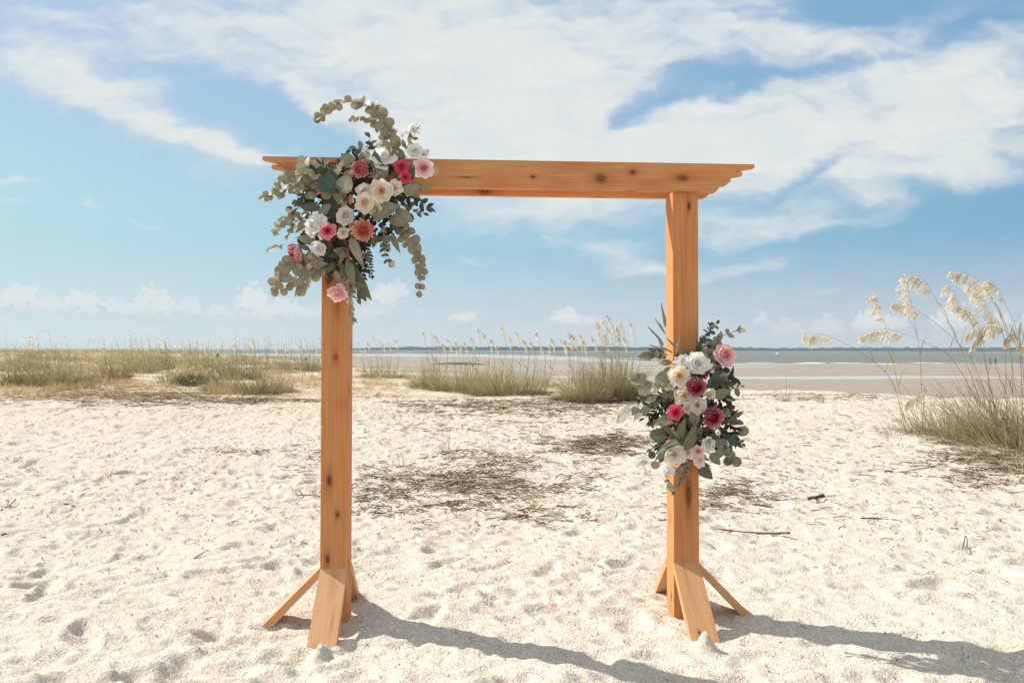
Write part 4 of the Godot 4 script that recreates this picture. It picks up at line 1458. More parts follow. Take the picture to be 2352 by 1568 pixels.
func lower_flowers() -> void:
	var o := thing("flower_arrangement", "smaller flower arrangement of roses and dark chrysanthemums tied halfway up the right post", "flower arrangement", at(1600, 930, 3.88))
	var inv := o.global_transform.affine_inverse()
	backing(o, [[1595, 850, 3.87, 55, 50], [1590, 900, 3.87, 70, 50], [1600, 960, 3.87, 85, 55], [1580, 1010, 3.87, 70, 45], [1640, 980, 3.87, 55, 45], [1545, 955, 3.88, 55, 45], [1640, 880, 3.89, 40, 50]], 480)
	var kh := ["sage_b", "khaki_b", "sage"]
	# upper left: long narrow leaves
	for l in [
		[1529, 752, 1519, 698, 3.86, "willow", "khaki_b", 0.3, 0.02], [1530, 768, 1506, 731, 3.85, "willow", "khaki", 0.5, 0.02], [1524, 792, 1494, 748, 3.86, "willow", "sage_b", 0.4, 0.02], [1545, 810, 1497, 786, 3.84, "willow", "khaki_b", 0.8, 0.02], [1552, 815, 1560, 772, 3.83, "willow", "khaki_c", 0.2, 0.0], [1560, 812, 1582, 806, 3.83, "lance", "olive", 0.4, 0.0], [1530, 822, 1492, 797, 3.85, "oval", "dark_b", 0.2, 0.0],
		[1505, 818, 1466, 816, 3.87, "oval", "sage", 0.3, 0.0], [1545, 832, 1514, 832, 3.85, "oval", "sage", 0.3, 0.0], [1548, 845, 1520, 858, 3.84, "oval", "khaki_b", 0.2, 0.0], [1525, 806, 1510, 770, 3.85, "willow", "khaki_c", 0.0, 0.0], [1535, 815, 1500, 808, 3.85, "willow", "sage_b", 0.0, 0.0], [1555, 800, 1530, 775, 3.85, "willow", "khaki_b", 0.0, 0.0],
		# left: round leaves
		[1541, 872, 1510, 866, 3.84, "round", "sage_b", 0.3, 0.02], [1480, 888, 1455, 862, 3.88, "round", "sage_b", 0.1, 0.0], [1478, 876, 1448, 870, 3.89, "round", "khaki_c", 0.6, 0.0], [1488, 876, 1464, 890, 3.87, "round", "pale", 0.2, 0.0], [1488, 884, 1472, 908, 3.87, "round", "pale", 0.1, 0.0], [1545, 900, 1522, 920, 3.84, "round", "sage", 0.2, 0.0],
		[1450, 938, 1412, 968, 3.88, "broad", "white", 0.4, 0.0], [1470, 938, 1440, 950, 3.88, "oval", "sage_b", 0.2, 0.0], [1478, 940, 1455, 962, 3.88, "oval", "pale", 0.5, 0.0], [1492, 932, 1468, 955, 3.87, "broad", "sage_b", 0.2, 0.0], [1515, 920, 1490, 936, 3.86, "broad", "sage_b", 0.4, 0.0], [1510, 915, 1480, 920, 3.86, "oval", "sage", 0.4, 0.0],
		# the rosette of broad straps
		[1555, 1005, 1528, 972, 3.80, "strap", "olive", 0.3, 0.05], [1558, 1010, 1575, 962, 3.79, "strap", "olive", -0.1, 0.05], [1560, 1005, 1540, 985, 3.78, "strap", "sage_b", 0.1, 0.02], [1575, 1035, 1598, 970, 3.77, "strap", "olive", 0.2, 0.03], [1560, 1012, 1508, 1028, 3.79, "strap", "sage", 0.7, 0.05], [1580, 1012, 1530, 1010, 3.79, "strap", "olive", 0.9, 0.04], [1560, 1020, 1505, 1045, 3.80, "strap", "sage_b", 0.5, 0.03],
		[1600, 1000, 1575, 1035, 3.78, "strap", "olive", -0.2, 0.02], [1545, 960, 1500, 976, 3.80, "broad", "olive", 0.5, 0.02], [1530, 995, 1498, 1005, 3.82, "round", "olive", 0.3, 0.0], [1530, 1010, 1505, 1012, 3.83, "broad", "teal", 0.3, 0.0], [1590, 975, 1605, 935, 3.78, "broad", "sage", 0.2, 0.01], [1600, 985, 1580, 945, 3.80, "broad", "dark_b", 0.0, 0.0],
		# right
		[1640, 880, 1662, 852, 3.84, "round", "teal", 0.1, 0.0], [1636, 895, 1640, 866, 3.83, "round", "teal", 0.2, 0.0], [1655, 870, 1672, 858, 3.85, "round", "sage_b", 0.3, 0.0], [1655, 885, 1672, 868, 3.86, "round", "sage_b", 0.2, 0.0], [1640, 908, 1684, 900, 3.81, "broad", "sage", 0.3, 0.02], [1690, 890, 1698, 912, 3.86, "oval", "sage", 0.3, 0.0], [1668, 915, 1688, 924, 3.85, "lance", "sage_b", 0.4, 0.0],
		[1660, 955, 1676, 940, 3.84, "round", "sage_b", 0.2, 0.0], [1668, 960, 1700, 972, 3.84, "oval", "dark_b", 0.4, 0.0], [1690, 965, 1710, 975, 3.86, "oval", "olive", 0.4, 0.0], [1700, 980, 1716, 1000, 3.87, "round", "khaki_b", 0.2, 0.0], [1672, 1012, 1700, 1008, 3.85, "round", "teal", 0.2, 0.0], [1625, 1005, 1655, 998, 3.81, "oval", "dark", 0.3, 0.0], [1630, 1000, 1650, 1012, 3.82, "oval", "dark_b", 0.1, 0.0],
		[1632, 1022, 1652, 1008, 3.82, "round", "sage", 0.2, 0.0], [1650, 1024, 1672, 1012, 3.83, "round", "sage", 0.1, 0.0], [1668, 1026, 1684, 1034, 3.84, "round", "teal", 0.2, 0.0], [1642, 1040, 1664, 1040, 3.83, "round", "sage_b", 0.2, 0.0], [1632, 1040, 1656, 1070, 3.82, "broad", "sage", 0.1, 0.0], [1674, 1048, 1672, 1070, 3.85, "round", "dark_b", 0.2, 0.0], [1692, 1048, 1692, 1072, 3.86, "round", "sage", 0.2, 0.0],
		# below
		[1505, 1040, 1490, 1050, 3.84, "round", "dark_b", 0.2, 0.0], [1498, 1032, 1484, 1038, 3.84, "oval", "dark_b", 0.2, 0.0], [1530, 1040, 1512, 1062, 3.82, "broad", "dark_b", 0.2, 0.0], [1502, 1058, 1508, 1078, 3.84, "round", "sage_b", 0.2, 0.0], [1488, 1060, 1464, 1066, 3.86, "oval", "pale", 0.3, 0.0], [1606, 1068, 1637, 1104, 3.83, "broad", "dark_b", 0.1, 0.0], [1612, 1075, 1622, 1098, 3.84, "oval", "sage", 0.2, 0.0],
		[1576, 1052, 1580, 1085, 3.80, "lance", "sage_b", 0.1, 0.0], [1612, 1062, 1634, 1074, 3.83, "lance", "dark_b", 0.2, 0.0], [1615, 1050, 1632, 1060, 3.82, "lance", "olive", 0.1, 0.0], [1535, 1105, 1545, 1132, 3.84, "oval", "pale", 0.3, 0.0],
	]:
		big_leaf(o, l[0], l[1], l[2], l[3], l[4], l[5], l[6], l[7], l[8])
	branch(o, "ruscus_strand", [[1606, 815, 3.86], [1618, 790, 3.85], [1630, 765, 3.85], [1646, 744, 3.85]], "oval", ["teal_b", "teal", "sage_b"], 20, 9, 0.75, 0.9)
	branch(o, "ruscus_strand", [[1610, 800, 3.87], [1622, 770, 3.87], [1632, 748, 3.87]], "oval", ["teal_b", "fern"], 17, 9, 0.7, 0.9)
	branch(o, "leaf_sprig", [[1640, 810, 3.86], [1650, 785, 3.85], [1662, 770, 3.85], [1680, 763, 3.84], [1698, 759, 3.84]], "oval", ["sage", "sage_b", "olive"], 22, 21, 0.8, 0.9)
	branch(o, "leaf_sprig", [[1630, 830, 3.86], [1640, 800, 3.86], [1650, 780, 3.86]], "round", ["sage", "khaki_b"], 21, 16, 0.8)
	branch(o, "leaf_sprig", [[1640, 850, 3.85], [1652, 838, 3.84], [1668, 830, 3.83]], "oval", ["dark_b", "sage"], 20, 15, 0.8)
	branch(o, "leaf_sprig", [[1645, 890, 3.86], [1670, 885, 3.86], [1690, 884, 3.86], [1702, 886, 3.86]], "oval", ["sage", "dark_b"], 17, 14, 0.8)
	branch(o, "eucalyptus_branch", [[1560, 895, 3.85], [1530, 886, 3.85], [1500, 880, 3.86], [1480, 872, 3.87], [1460, 866, 3.87]], "round", ["khaki_c", "sage_b", "pale"], 21, 22, 0.75)
	branch(o, "ruscus_strand", [[1545, 900, 3.86], [1520, 905, 3.86], [1495, 915, 3.87], [1470, 918, 3.88]], "oval", ["fern", "dark"], 18, 10, 0.6)
	branch(o, "ruscus_strand", [[1550, 930, 3.86], [1522, 935, 3.86], [1500, 950, 3.87], [1480, 960, 3.88]], "lance", ["fern", "dark_b"], 26, 10, 0.6)
	branch(o, "ruscus_strand", [[1545, 950, 3.85], [1530, 945, 3.85], [1510, 930, 3.86], [1490, 928, 3.87]], "oval", ["dark", "fern", "sage"], 20, 11, 0.5)
	branch(o, "leaf_sprig", [[1650, 960, 3.86], [1672, 968, 3.86], [1686, 985, 3.87], [1690, 1005, 3.87], [1704, 1018, 3.87]], "oval", ["dark", "dark_b", "fern"], 20, 13, 0.7)
	branch(o, "leaf_sprig", [[1640, 990, 3.86], [1660, 1005, 3.86], [1680, 1015, 3.86], [1700, 1024, 3.87]], "oval", ["dark", "dark_b"], 18, 12, 0.7)
	branch(o, "eucalyptus_branch", [[1630, 1000, 3.84], [1648, 1020, 3.83], [1662, 1036, 3.84], [1680, 1046, 3.85]], "round", kh, 22, 18, 0.8)
	branch(o, "ivy_strand", [[1552, 1055, 3.80], [1556, 1078, 3.80], [1562, 1098, 3.80], [1556, 1116, 3.80], [1548, 1130, 3.80]], "oval", ["dark_b", "olive", "sage"], 14, 9, 0.6)
	branch(o, "ivy_strand", [[1570, 1060, 3.80], [1572, 1080, 3.80], [1568, 1096, 3.80], [1562, 1108, 3.80]], "oval", ["dark_b", "olive"], 13, 9, 0.6)
	branch(o, "ivy_strand", [[1582, 1060, 3.80], [1582, 1078, 3.80], [1576, 1092, 3.80]], "oval", ["dark_b", "sage"], 13, 9, 0.6)
	branch(o, "ivy_strand", [[1530, 1085, 3.86], [1532, 1105, 3.85], [1538, 1122, 3.85]], "oval", ["pale", "olive"], 12, 12, 0.6)
	for b in [[1515, 818, 3.85, 14, 26, true], [1672, 885, 3.86, 10, 16, false], [1628, 905, 3.79, 12, 36, true], [1660, 1000, 3.85, 12, 26, false], [1548, 958, 3.82, 12, 24, false], [1616, 800, 3.85, 9, 16, true], [1600, 1030, 3.80, 10, 22, true], [1690, 1020, 3.86, 9, 14, false]]:
		berries(o, b[0], b[1], b[2], b[3], b[4], b[5])
	for f in [
		["rose", 1605.4, 832, 26, "white", "white", 0.1, 0.25, 3.79], ["rose", 1561, 861, 24, "cream", "cream_b", -0.2, 0.15, 3.78], ["rose", 1573, 908, 22, "cream", "cream", -0.2, 0.1, 3.78], ["rose", 1605, 931, 19, "dove", "dove", 0.0, 0.0, 3.76], ["rose", 1552, 946, 18, "hot", "rose", -0.2, 0.1, 3.78], ["rose", 1670, 813, 24, "pink", "pink", 0.2, 0.2, 3.81],
		["rose", 1549, 1046, 24, "cream_b", "cream_b", -0.2, 0.0, 3.77], ["rose", 1605, 1036, 12, "peach", "blush", 0.0, 0.1, 3.78], ["rose", 1582, 1040, 13, "cream_b", "cream_b", 0.0, 0.1, 3.78],
		["bloom", 1568, 830, 16, "white", "", -0.4, 0.5, 3.81], ["bloom", 1608, 1057, 15, "blush", "", 0.1, -0.3, 3.79], ["bloom", 1630, 1021, 16, "white", "", 0.3, -0.1, 3.80], ["bloom", 1534, 1082, 14, "white", "", -0.3, -0.6, 3.84], ["bloom", 1632, 906, 12, "cream", "", 0.3, -0.1, 3.79], ["bloom", 1582, 940, 14, "cream", "", -0.1, -0.4, 3.78], ["bloom", 1540, 884, 13, "white", "", -0.6, 0.2, 3.83],
		["bud", 1704, 759, 11, "cream", "", 0.9, 0.1, 3.84], ["bud", 1621, 863, 11, "hot", "", 0.1, 0.3, 3.81], ["bud", 1648, 991, 12, "white", "", 0.1, -0.6, 3.80], ["bud", 1622, 800, 7, "white", "", 0.0, 0.5, 3.85],
	]:
		var p: Vector3 = inv * at(f[1], f[2], f[8])
		var dir: Vector3 = Vector3(f[6], f[7], 1.0)
		var r: float = f[3] * 1.1 / FOCAL * f[8]
		match f[0]:
			"rose": rose(o, "rose", p, dir, r, f[4], f[5])
			"bloom": bloom(o, "peony", p, dir, r, f[4], 7)
			"bud": bud(o, "rosebud", p, dir, r, f[4])
	mum(o, inv * at(1600, 889, 3.76), Vector3(-0.05, -0.2, 1), 27 / FOCAL * 3.76, Color(0.52, 0.012, 0.025), Color(0.88, 0.45, 0.53), 1.0, 5)
	mum(o, inv * at(1638, 958, 3.76), Vector3(0.1, -0.2, 1), 30 / FOCAL * 3.76, Color(0.50, 0.012, 0.025), Color(0.86, 0.40, 0.50), 0.95, 6)


# ---------------------------------------------------------------- grasses
var grass_mat: StandardMaterial3D
var stalk_mat: StandardMaterial3D
var oat_mat: StandardMaterial3D


func grass_mats() -> void:
	grass_mat = plain(1, 1, 1, 0.6)
	grass_mat.vertex_color_use_as_albedo = true
	grass_mat.backlight_enabled = true
	grass_mat.backlight = Color(0.72, 0.70, 0.55)
	stalk_mat = plain(1, 1, 1, 0.6)
	stalk_mat.vertex_color_use_as_albedo = true
	oat_mat = plain(1, 1, 1, 0.7)
	oat_mat.vertex_color_use_as_albedo = true
	oat_mat.backlight_enabled = true
	oat_mat.backlight = Color(0.9, 0.88, 0.82)


func blade(m: MB, base: Vector3, lean: Vector3, length: float, width: float, droop: float, col: Color, tip: Color, segs := 5) -> void:
	var dir := (Vector3.UP + lean).normalized()
	var side := dir.cross(Vector3(sin(base.x * 91.0 + base.z * 57.0), 0.1, cos(base.x * 47.0 - base.z * 31.0))).normalized()
	var p := base
	var first := m.v.size()
	var out := Vector3(lean.x, 0, lean.z)
	for j in segs + 1:
		var t := float(j) / segs
		var w := width * (0.75 + 0.5 * t) * (1.0 - t * t) + 0.0003
		var c := col.lerp(tip, t)
		m.vert(p - side * w * 0.5, Vector2(0, t), c)
		m.vert(p + side * w * 0.5, Vector2(1, t), c)
		dir = (dir + (out * 0.9 + Vector3.DOWN * 0.55) * droop * t / segs * 5.0).normalized()
		p += dir * length / segs
	for j in segs:
		var a := first + j * 2
		m.quad(a, a + 1, a + 3, a + 2)


func grass_colour(dry: float, r: RandomNumberGenerator) -> Color:
	var green := Color(0.20, 0.195, 0.11).lerp(Color(0.34, 0.32, 0.21), r.randf())
	var straw := Color(0.48, 0.41, 0.27).lerp(Color(0.70, 0.63, 0.48), r.randf())
	return green.lerp(straw, 1.0 if r.randf() < dry else r.randf() * 0.25)


func clump_mesh(n: int, rx: float, rz: float, tall: float, dry: float, sd: int, width := 0.006, wind := -0.12, droop := 0.35, dead := 0.25, tone := 1.0) -> ArrayMesh:
	var r := RandomNumberGenerator.new()
	r.seed = sd
	var m := MB.new()
	m.coloured = true
	for i in n:
		var a := r.randf() * TAU
		var q := sqrt(r.randf())
		var off := Vector3(cos(a) * q * rx, -0.03, sin(a) * q * rz)
		var l := tall * (r.randf_range(0.35, 0.95) if r.randf() < 0.8 else r.randf_range(0.9, 1.3)) * (1.0 - 0.3 * q)
		var spread := 0.28 + 0.30 * q
		var lean := Vector3(off.x / maxf(rx, 0.01) * spread + wind + r.randf_range(-0.22, 0.22), 0, off.z / maxf(rz, 0.01) * spread + r.randf_range(-0.22, 0.22))
		var c := grass_colour(dry, r) * tone
		var low := c.lerp(Color(0.40, 0.31, 0.18), 0.45)
		blade(m, off, lean, l, width * r.randf_range(0.6, 1.2), droop * r.randf_range(0.2, 1.5), low, c)
	# dead leaves lying round the foot
	for i in int(n * dead):
		var a := r.randf() * TAU
		var off := Vector3(cos(a) * rx, 0.01, sin(a) * rz) * r.randf_range(0.5, 1.3)
		var c := Color(0.34, 0.25, 0.15).lerp(Color(0.13, 0.085, 0.05), r.randf())
		blade(m, off, Vector3(cos(a) * 1.2 + r.randf_range(-0.8, 0.8), 0, sin(a) * 1.2 + r.randf_range(-0.8, 0.8)), tall * r.randf_range(0.25, 0.5), width * 1.1, 1.2, c, c.lerp(Color(0.45, 0.36, 0.22), 0.5), 4)
	return m.mesh()


func head_mesh(spine: PackedVector3Array, n: int, grain: float, fluff: float, sd: int, lowside: Vector3) -> ArrayMesh:
	# the oat panicle: branchlets hung along a bowed spine, each strung with flat pointed spikelets
	var r := RandomNumberGenerator.new()
	r.seed = sd
	var m := MB.new()
	m.coloured = true
	tube(m, spine, grain * 0.08, grain * 0.03, 4, Color(0.46, 0.38, 0.22))
	var last := spine.size() - 1
	for i in n:
		var t := (i + r.randf_range(-0.3, 0.3)) / n
		var f := clampf(t, 0.0, 0.999) * last
		var k := mini(int(f), last - 1)
		var p := spine[k].lerp(spine[k + 1], f - k)
		var along := (spine[k + 1] - spine[k]).normalized()
		var out := (any_of(r) * 0.28 + lowside).normalized()
		var reach := fluff * (0.35 + 0.65 * sin(PI * clampf(0.15 + t * 0.8, 0.0, 1.0))) * r.randf_range(0.7, 1.15)
		var dir := (along * 0.9 + out * 0.55).normalized()
		var q := p
		var many := maxi(3, int(reach / grain * 3.0))
		var c0 := Color(0.82, 0.77, 0.64).lerp(Color(0.92, 0.90, 0.83), r.randf())
		if r.randf() < 0.14: c0 = Color(0.60, 0.48, 0.28)
		for j in many:
			var step := reach / many
			var next := q + dir * step
			var side := dir.cross(any_of(r)).normalized()
			var th := Color(0.56, 0.48, 0.32)
			var w0 := grain * 0.02
			m.quad(m.vert(q - side * w0, Vector2.ZERO, th), m.vert(q + side * w0, Vector2.ZERO, th), m.vert(next + side * w0, Vector2.ZERO, th), m.vert(next - side * w0, Vector2.ZERO, th))
			q = next
			dir = (dir + out * 0.35 * 3.0 / many + Vector3.DOWN * 0.25 * 3.0 / many).normalized()
			if float(j) / many < 0.12: continue
			var sd2 := (dir * 1.1 + any_of(r) * 0.55).normalized()
			var x := sd2.cross(any_of(r)).normalized()
			var l := grain * r.randf_range(0.75, 1.25)
			var w := l * 0.20
			var c := c0 * r.randf_range(0.9, 1.06)
			var a := m.vert(q, Vector2.ZERO, c)
			var b := m.vert(q + sd2 * l * 0.4 + x * w, Vector2.ZERO, c)
			var e := m.vert(q + sd2 * l, Vector2.ZERO, c)
			var g := m.vert(q + sd2 * l * 0.4 - x * w, Vector2.ZERO, c)
			var h := m.vert(q + sd2 * l * 0.45 + sd2.cross(x) * w * 0.5, Vector2.ZERO, c)
			m.tri(a, b, h)
			m.tri(b, e, h)
			m.tri(e, g, h)
			m.tri(g, a, h)
	return m.mesh()


func any_of(r: RandomNumberGenerator) -> Vector3:
	return Vector3(r.randf_range(-1, 1), r.randf_range(-1, 1), r.randf_range(-1, 1)).normalized()


func stalk(parent: Node3D, stem: Array, head: Array, r0: float, n: int, grain: float, fluff: float, sd: int, dry := 0.5, lowside := Vector3(0.1, -1, 0)) -> void:
	# stem and head are points in the world
	var inv := parent.global_transform.affine_inverse()
	var line := curve(stem, 6)
	var m := MB.new()
	m.coloured = true
	var c := Color(0.20, 0.19, 0.09).lerp(Color(0.50, 0.41, 0.23), dry)
	tube(m, line, r0, r0 * 0.45, 5, c)
	# a few narrow leaves sheathing the stem
	for i in 3:
		var k := int(line.size() * (0.2 + 0.17 * i))
		blade(m, line[k], Vector3(-0.4 + 0.5 * (i % 2), 0, 0.2), line[0].distance_to(line[line.size() - 1]) * 0.22, r0 * 2.6, 0.8, c, c.lerp(Color(0.55, 0.46, 0.28), 0.6), 5)
	var o := obj("stalk", m.mesh(), stalk_mat, parent)
	o.transform = inv
	if head.size():
		var h := obj("seed_head", head_mesh(curve(head, 8), n, grain, fluff, sd, lowside), oat_mat, o)
		h.transform = Transform3D()


func spot(px: float, py: float) -> Vector3:
	return on_ground(px, py)


func meadow() -> void:
	grass_mats()
	# clumps: px, py of the foot, half-width and height in the same units, dryness, blades, label
	var n := 0
	for c in [
		[30, 886, 62, 46, 0.30, 420, "dense grey-green grass clump at the very edge of the dune, over the bare sand"],
		[100, 885, 64, 60, 0.25, 420, "tallest of the dense grey-green clumps fronting the dune, bent blades on top"],
		[160, 881, 46, 44, 0.28, 320, "dark green grass clump where the dense front bank of the dune ends"],
		[134, 884, 24, 38, 0.10, 160, "small yellow-green tuft standing against the dark front bank of dune grass"],
		[205, 880, 34, 22, 0.75, 160, "low brown withered clump trailing off the end of the front bank"],
		[34, 852, 60, 40, 0.4, 240, "shaggy clump with pale broken stems behind the front bank"],
		[92, 848, 56, 46, 0.35, 260, "dark topped clump behind the front bank, dead stems crossed over it"],
		[232, 874, 34, 26, 0.6, 160, "brown shaded clump beside the bare tan patch of the dune"],
		[262, 870, 34, 48, 0.2, 260, "bushy green clump with dark foot at the end of the bare tan patch"],
		[312, 856, 42, 52, 0.3, 280, "tall soft green clump in the middle of the dune, under a leaning tan seed head"],
		[352, 850, 44, 46, 0.35, 260, "grey-green clump behind the whitish flowering bush"],
		[200, 832, 60, 26, 0.45, 200, "wide low clump on the crest of the dune behind the bare tan patch"],
		[112, 826, 60, 24, 0.5, 200, "flat tan-green clump on the far crest of the dune"],
		[292, 828, 64, 28, 0.5, 220, "tan-green clump along the far crest below many seed heads"],
		[396, 880, 36, 24, 0.4, 160, "low clump with dark foot between the litter and the whitish bush"],
		[486, 852, 52, 42, 0.3, 260, "round green clump on the crest next to the tiny dark post"],
		[542, 872, 54, 50, 0.2, 380, "dark hollowed green clump behind the two yellowish tufts"],
		[512, 900, 40, 46, 0.45, 300, "yellowish fine tuft at the front of the dune, nearer the litter"],
		[592, 905, 44, 50, 0.5, 320, "yellowish feathery tuft at the front of the dune, wider of the pair"],
		[640, 902, 34, 44, 0.55, 240, "straw-coloured tuft at the end of the yellowish front row"],
		[560, 838, 56, 26, 0.4, 220, "low clump on the sea edge of the dune with seed heads against the water"],
		[632, 850, 44, 28, 0.4, 200, "green-tan clump beyond the sandy gap, before the sea"],
		[690, 852, 48, 44, 0.35, 260, "darker upright clump beyond the sandy gap, near the arch post"],
		[728, 850, 36, 26, 0.5, 180, "thin low clump close behind the left arch post"],
		[420, 836, 62, 26, 0.45, 220, "low clump on the crest of the dune between two groups of seed heads"],
		[20, 818, 50, 22, 0.5, 140, "faint low clump where the dune meets the sky at the picture's edge"],
	]:
		var p := spot(c[0], c[1])
		var d := -p.z
		var s := d / FOCAL
		var t := thing("grass_clump", c[6], "grass", Vector3(p.x, height(p.x, p.z), p.z), 0.0, "grass clumps of the dune")
		var o := obj("blades", clump_mesh(int(c[5] * 1.05), c[2] * s, c[2] * s * 0.5, c[3] * s * 1.4, c[4] * 0.9, 100 + n, 0.0075 + 0.00022 * d, -0.1, 0.4, 0.3, [0.72, 1.0, 0.84, 1.1, 0.66, 0.95][n % 6]), grass_mat, t)
		tag(o, "", "", "", "stuff")
		n += 1
	# a silvery bush in flower
	var bp := spot(445, 886)
	var bs := -bp.z / FOCAL
	var bush := thing("flowering_bush", "low dark bush with whitish flower spikes among the grass of the dune", "bush", Vector3(bp.x, height(bp.x, bp.z), bp.z))
	var m := MB.new()
	m.coloured = true
	for i in 900:
		var a := any_dir()
		a.y = absf(a.y)
		var c := Color(0.17, 0.165, 0.10).lerp(Color(0.40, 0.385, 0.28), rng.randf())
		var q := Vector3(a.x * 62 * bs, a.y * 25 * bs, a.z * 34 * bs) * pow(rng.randf(), 0.4)
		blade(m, q, any_dir() * 0.8, 0.09, 0.035, 0.4, c, c, 2)
	var bl := obj("foliage", m.mesh(), grass_mat, bush)
	tag(bl, "", "", "", "stuff")
	for i in 34:
		var f := MB.new()
		f.coloured = true
		var x := rng.randf_range(-60, 60) * bs
		var b := Vector3(x, 15 * bs, rng.randf_range(-0.2, 0.2))
		var top := b + Vector3(rng.randf_range(-0.05, 0.05), rng.randf_range(22, 42) * bs * (1.0 - absf(x) / (90 * bs)), 0)
		tube(f, PackedVector3Array([b, top]), 0.006, 0.004, 3, Color(0.3, 0.28, 0.18))
		for k in 26:
			var q := b.lerp(top, rng.randf_range(0.35, 1.0))
			blade(f, q, any_dir() * 1.4, 0.05, 0.03, 0.2, Color(0.6, 0.56, 0.42), Color(0.72, 0.68, 0.54), 2)
		obj("flower_spike", f.mesh(), grass_mat, bush)
	# thin grass between the clumps: too many to count
	var tufts := []
	for k in 4: tufts.append(clump_mesh(16, 0.10, 0.10, 0.34, 0.35 + 0.18 * k, 900 + k, 0.009, -0.08, 0.5))
	for k in 4:
		var where := []
		var tints := []
		var tries := 0
		while where.size() < 2150 and tries < 60000:
			tries += 1
			var d := 12.5 + 240.0 * pow(rng.randf(), 3.2)
			var px := rng.randf_range(-700, 1230)
			var x := (px - 1176.0) / FOCAL * d
			var z := -d
			if d > crest(x) + 1.0: continue
			var patch := n_big.get_noise_2d(x * 0.45 + 31.0, z * 0.35)
			var front := lerpf(15.0, 19.0, ss(620, 720, px)) + n_mid.get_noise_2d(x * 0.1, 0.0) * 1.5
			if px > 760.0: front = 17.0
			if d < front: continue
			var far := ss(18.0, 36.0, d)
			if patch < lerpf(0.22, 0.0, far) - 0.10 * (1.0 if px > 100 and px < 620 else 0.0): continue
			var s := rng.randf_range(0.35, 1.3) * (0.8 + 0.3 * far) * (1.0 + ss(60.0, 150.0, d)) * lerpf(1.0, 0.55, ss(640, 760, px))
			where.append(Transform3D(Basis(Vector3.UP, rng.randf() * TAU).scaled(Vector3(s * 1.2, s, s * 1.2)), Vector3(x, height(x, z), z)))
			var g := rng.randf_range(0.75, 1.15) * (1.0 + 0.25 * n_big.get_noise_2d(x * 0.9, z * 0.9 + 60.0))
			var tw := rng.randf()
			tints.append(Color(g * lerpf(0.78, 1.3, tw), g * lerpf(0.80, 1.2, tw), g * lerpf(0.72, 1.12, tw)))
		multi("dune_grass", tufts[k], where, tints, grass_mat, ["sparse olive grass spread over the dune beyond the sand", "fine tan grass mixed through the dune meadow", "straw-pale grass tufts scattered over the dune meadow", "bleached dead grass strewn through the dune meadow"][k], "grass")
	# small stray tufts where the grass thins out into the sand
	var strays := []
	var stray_tint := []
	var tries_left := 9000
	while strays.size() < 1900 and tries_left > 0:
		tries_left -= 1
		var px := rng.randf_range(-600, 1500)
		var d := rng.randf_range(12.0, 24.0)
		var x := (px - 1176.0) / FOCAL * d
		var front := lerpf(13.0, 15.5, ss(640, 780, px))
		if d > crest(x) - 0.5 or d < front + rng.randf() * 2.5: continue
		if n_big.get_noise_2d(x * 0.9 + 11.0, d * 0.8) < 0.0 and rng.randf() < 0.85: continue
		var s := rng.randf_range(0.25, 0.75)
		strays.append(Transform3D(Basis(Vector3.UP, rng.randf() * TAU).scaled(Vector3(s * 1.6, s, s * 1.6)), Vector3(x, height(x, -d), -d)))
		var g := rng.randf_range(0.9, 1.2)
		stray_tint.append(Color(g * 1.12, g * 1.03, g * 0.92))
	multi("stray_grass", tufts[2], strays, stray_tint, grass_mat, "low straw-coloured grass thinning out into the sand below the dune clumps", "grass")
	# sea oats standing out above the meadow, thin against the sky
	var tall := thing("sea_oats", "loose stand of thin sea oats rising from the dune meadow against sky and sea", "sea oats", Vector3(-9, 0.6, -24))
	var heads := []
	for h in [[12, 760, 0], [30, 768, 0], [84, 766, 1], [110, 760, 1], [150, 770, 1], [296, 758, 1], [286, 775, 0], [340, 768, 1], [362, 773, 0], [541, 767, 1], [70, 784, 1], [235, 785, 1], [252, 783, 1], [264, 776, 0], [322, 770, 0], [384, 775, 0]]: heads.append(h)
	for i in 260:
		var x := rng.randf_range(10, 735)
		var k := exp(-pow((x - 455) / 130.0, 2.0)) + exp(-pow((x - 680) / 70.0, 2.0)) * 0.8 + 0.25
		if rng.randf() > k: continue
		heads.append([x, rng.randf_range(772, 800), 1 if rng.randf() < 0.75 else 0])
	for h in heads:
		var d := rng.randf_range(19.0, 34.0)
		var top := at(h[0], h[1], d)
		var gy := height(top.x + 0.1, top.z)
		var foot := Vector3(top.x + rng.randf_range(-0.12, 0.18), gy, top.z + rng.randf_range(-0.1, 0.1))
		var bend := rng.randf_range(-0.16, 0.08)
		var neck := foot.lerp(top, 0.78) + Vector3(0.03, 0, 0)
		var head := [neck, neck.lerp(top, 0.6) + Vector3(0.01, 0.02, 0), top + Vector3(bend, 0, 0)] if h[2] else []
		stalk(tall, [foot, foot.lerp(top, 0.45) + Vector3(0.04, 0, 0), neck if h[2] else top], head, 0.0055, 9, 0.045, 0.075, int(h[0] * 7), 0.75, Vector3(-0.5, -0.8, 0))


func multi(called: String, m: Mesh, where: Array, tints: Array, mat: Material, label: String, category: String) -> void:
	var mm := MultiMesh.new()
	mm.transform_format = MultiMesh.TRANSFORM_3D
	mm.use_colors = true
	mm.mesh = m
	mm.instance_count = where.size()
	for i in where.size():
		mm.set_instance_transform(i, where[i])
		mm.set_instance_color(i, tints[i])
	var o := MultiMeshInstance3D.new()
	o.name = numbered(called)
	o.multimesh = mm
	o.material_override = mat
	add_child(o, true)
	tag(o, label, category, "", "stuff")


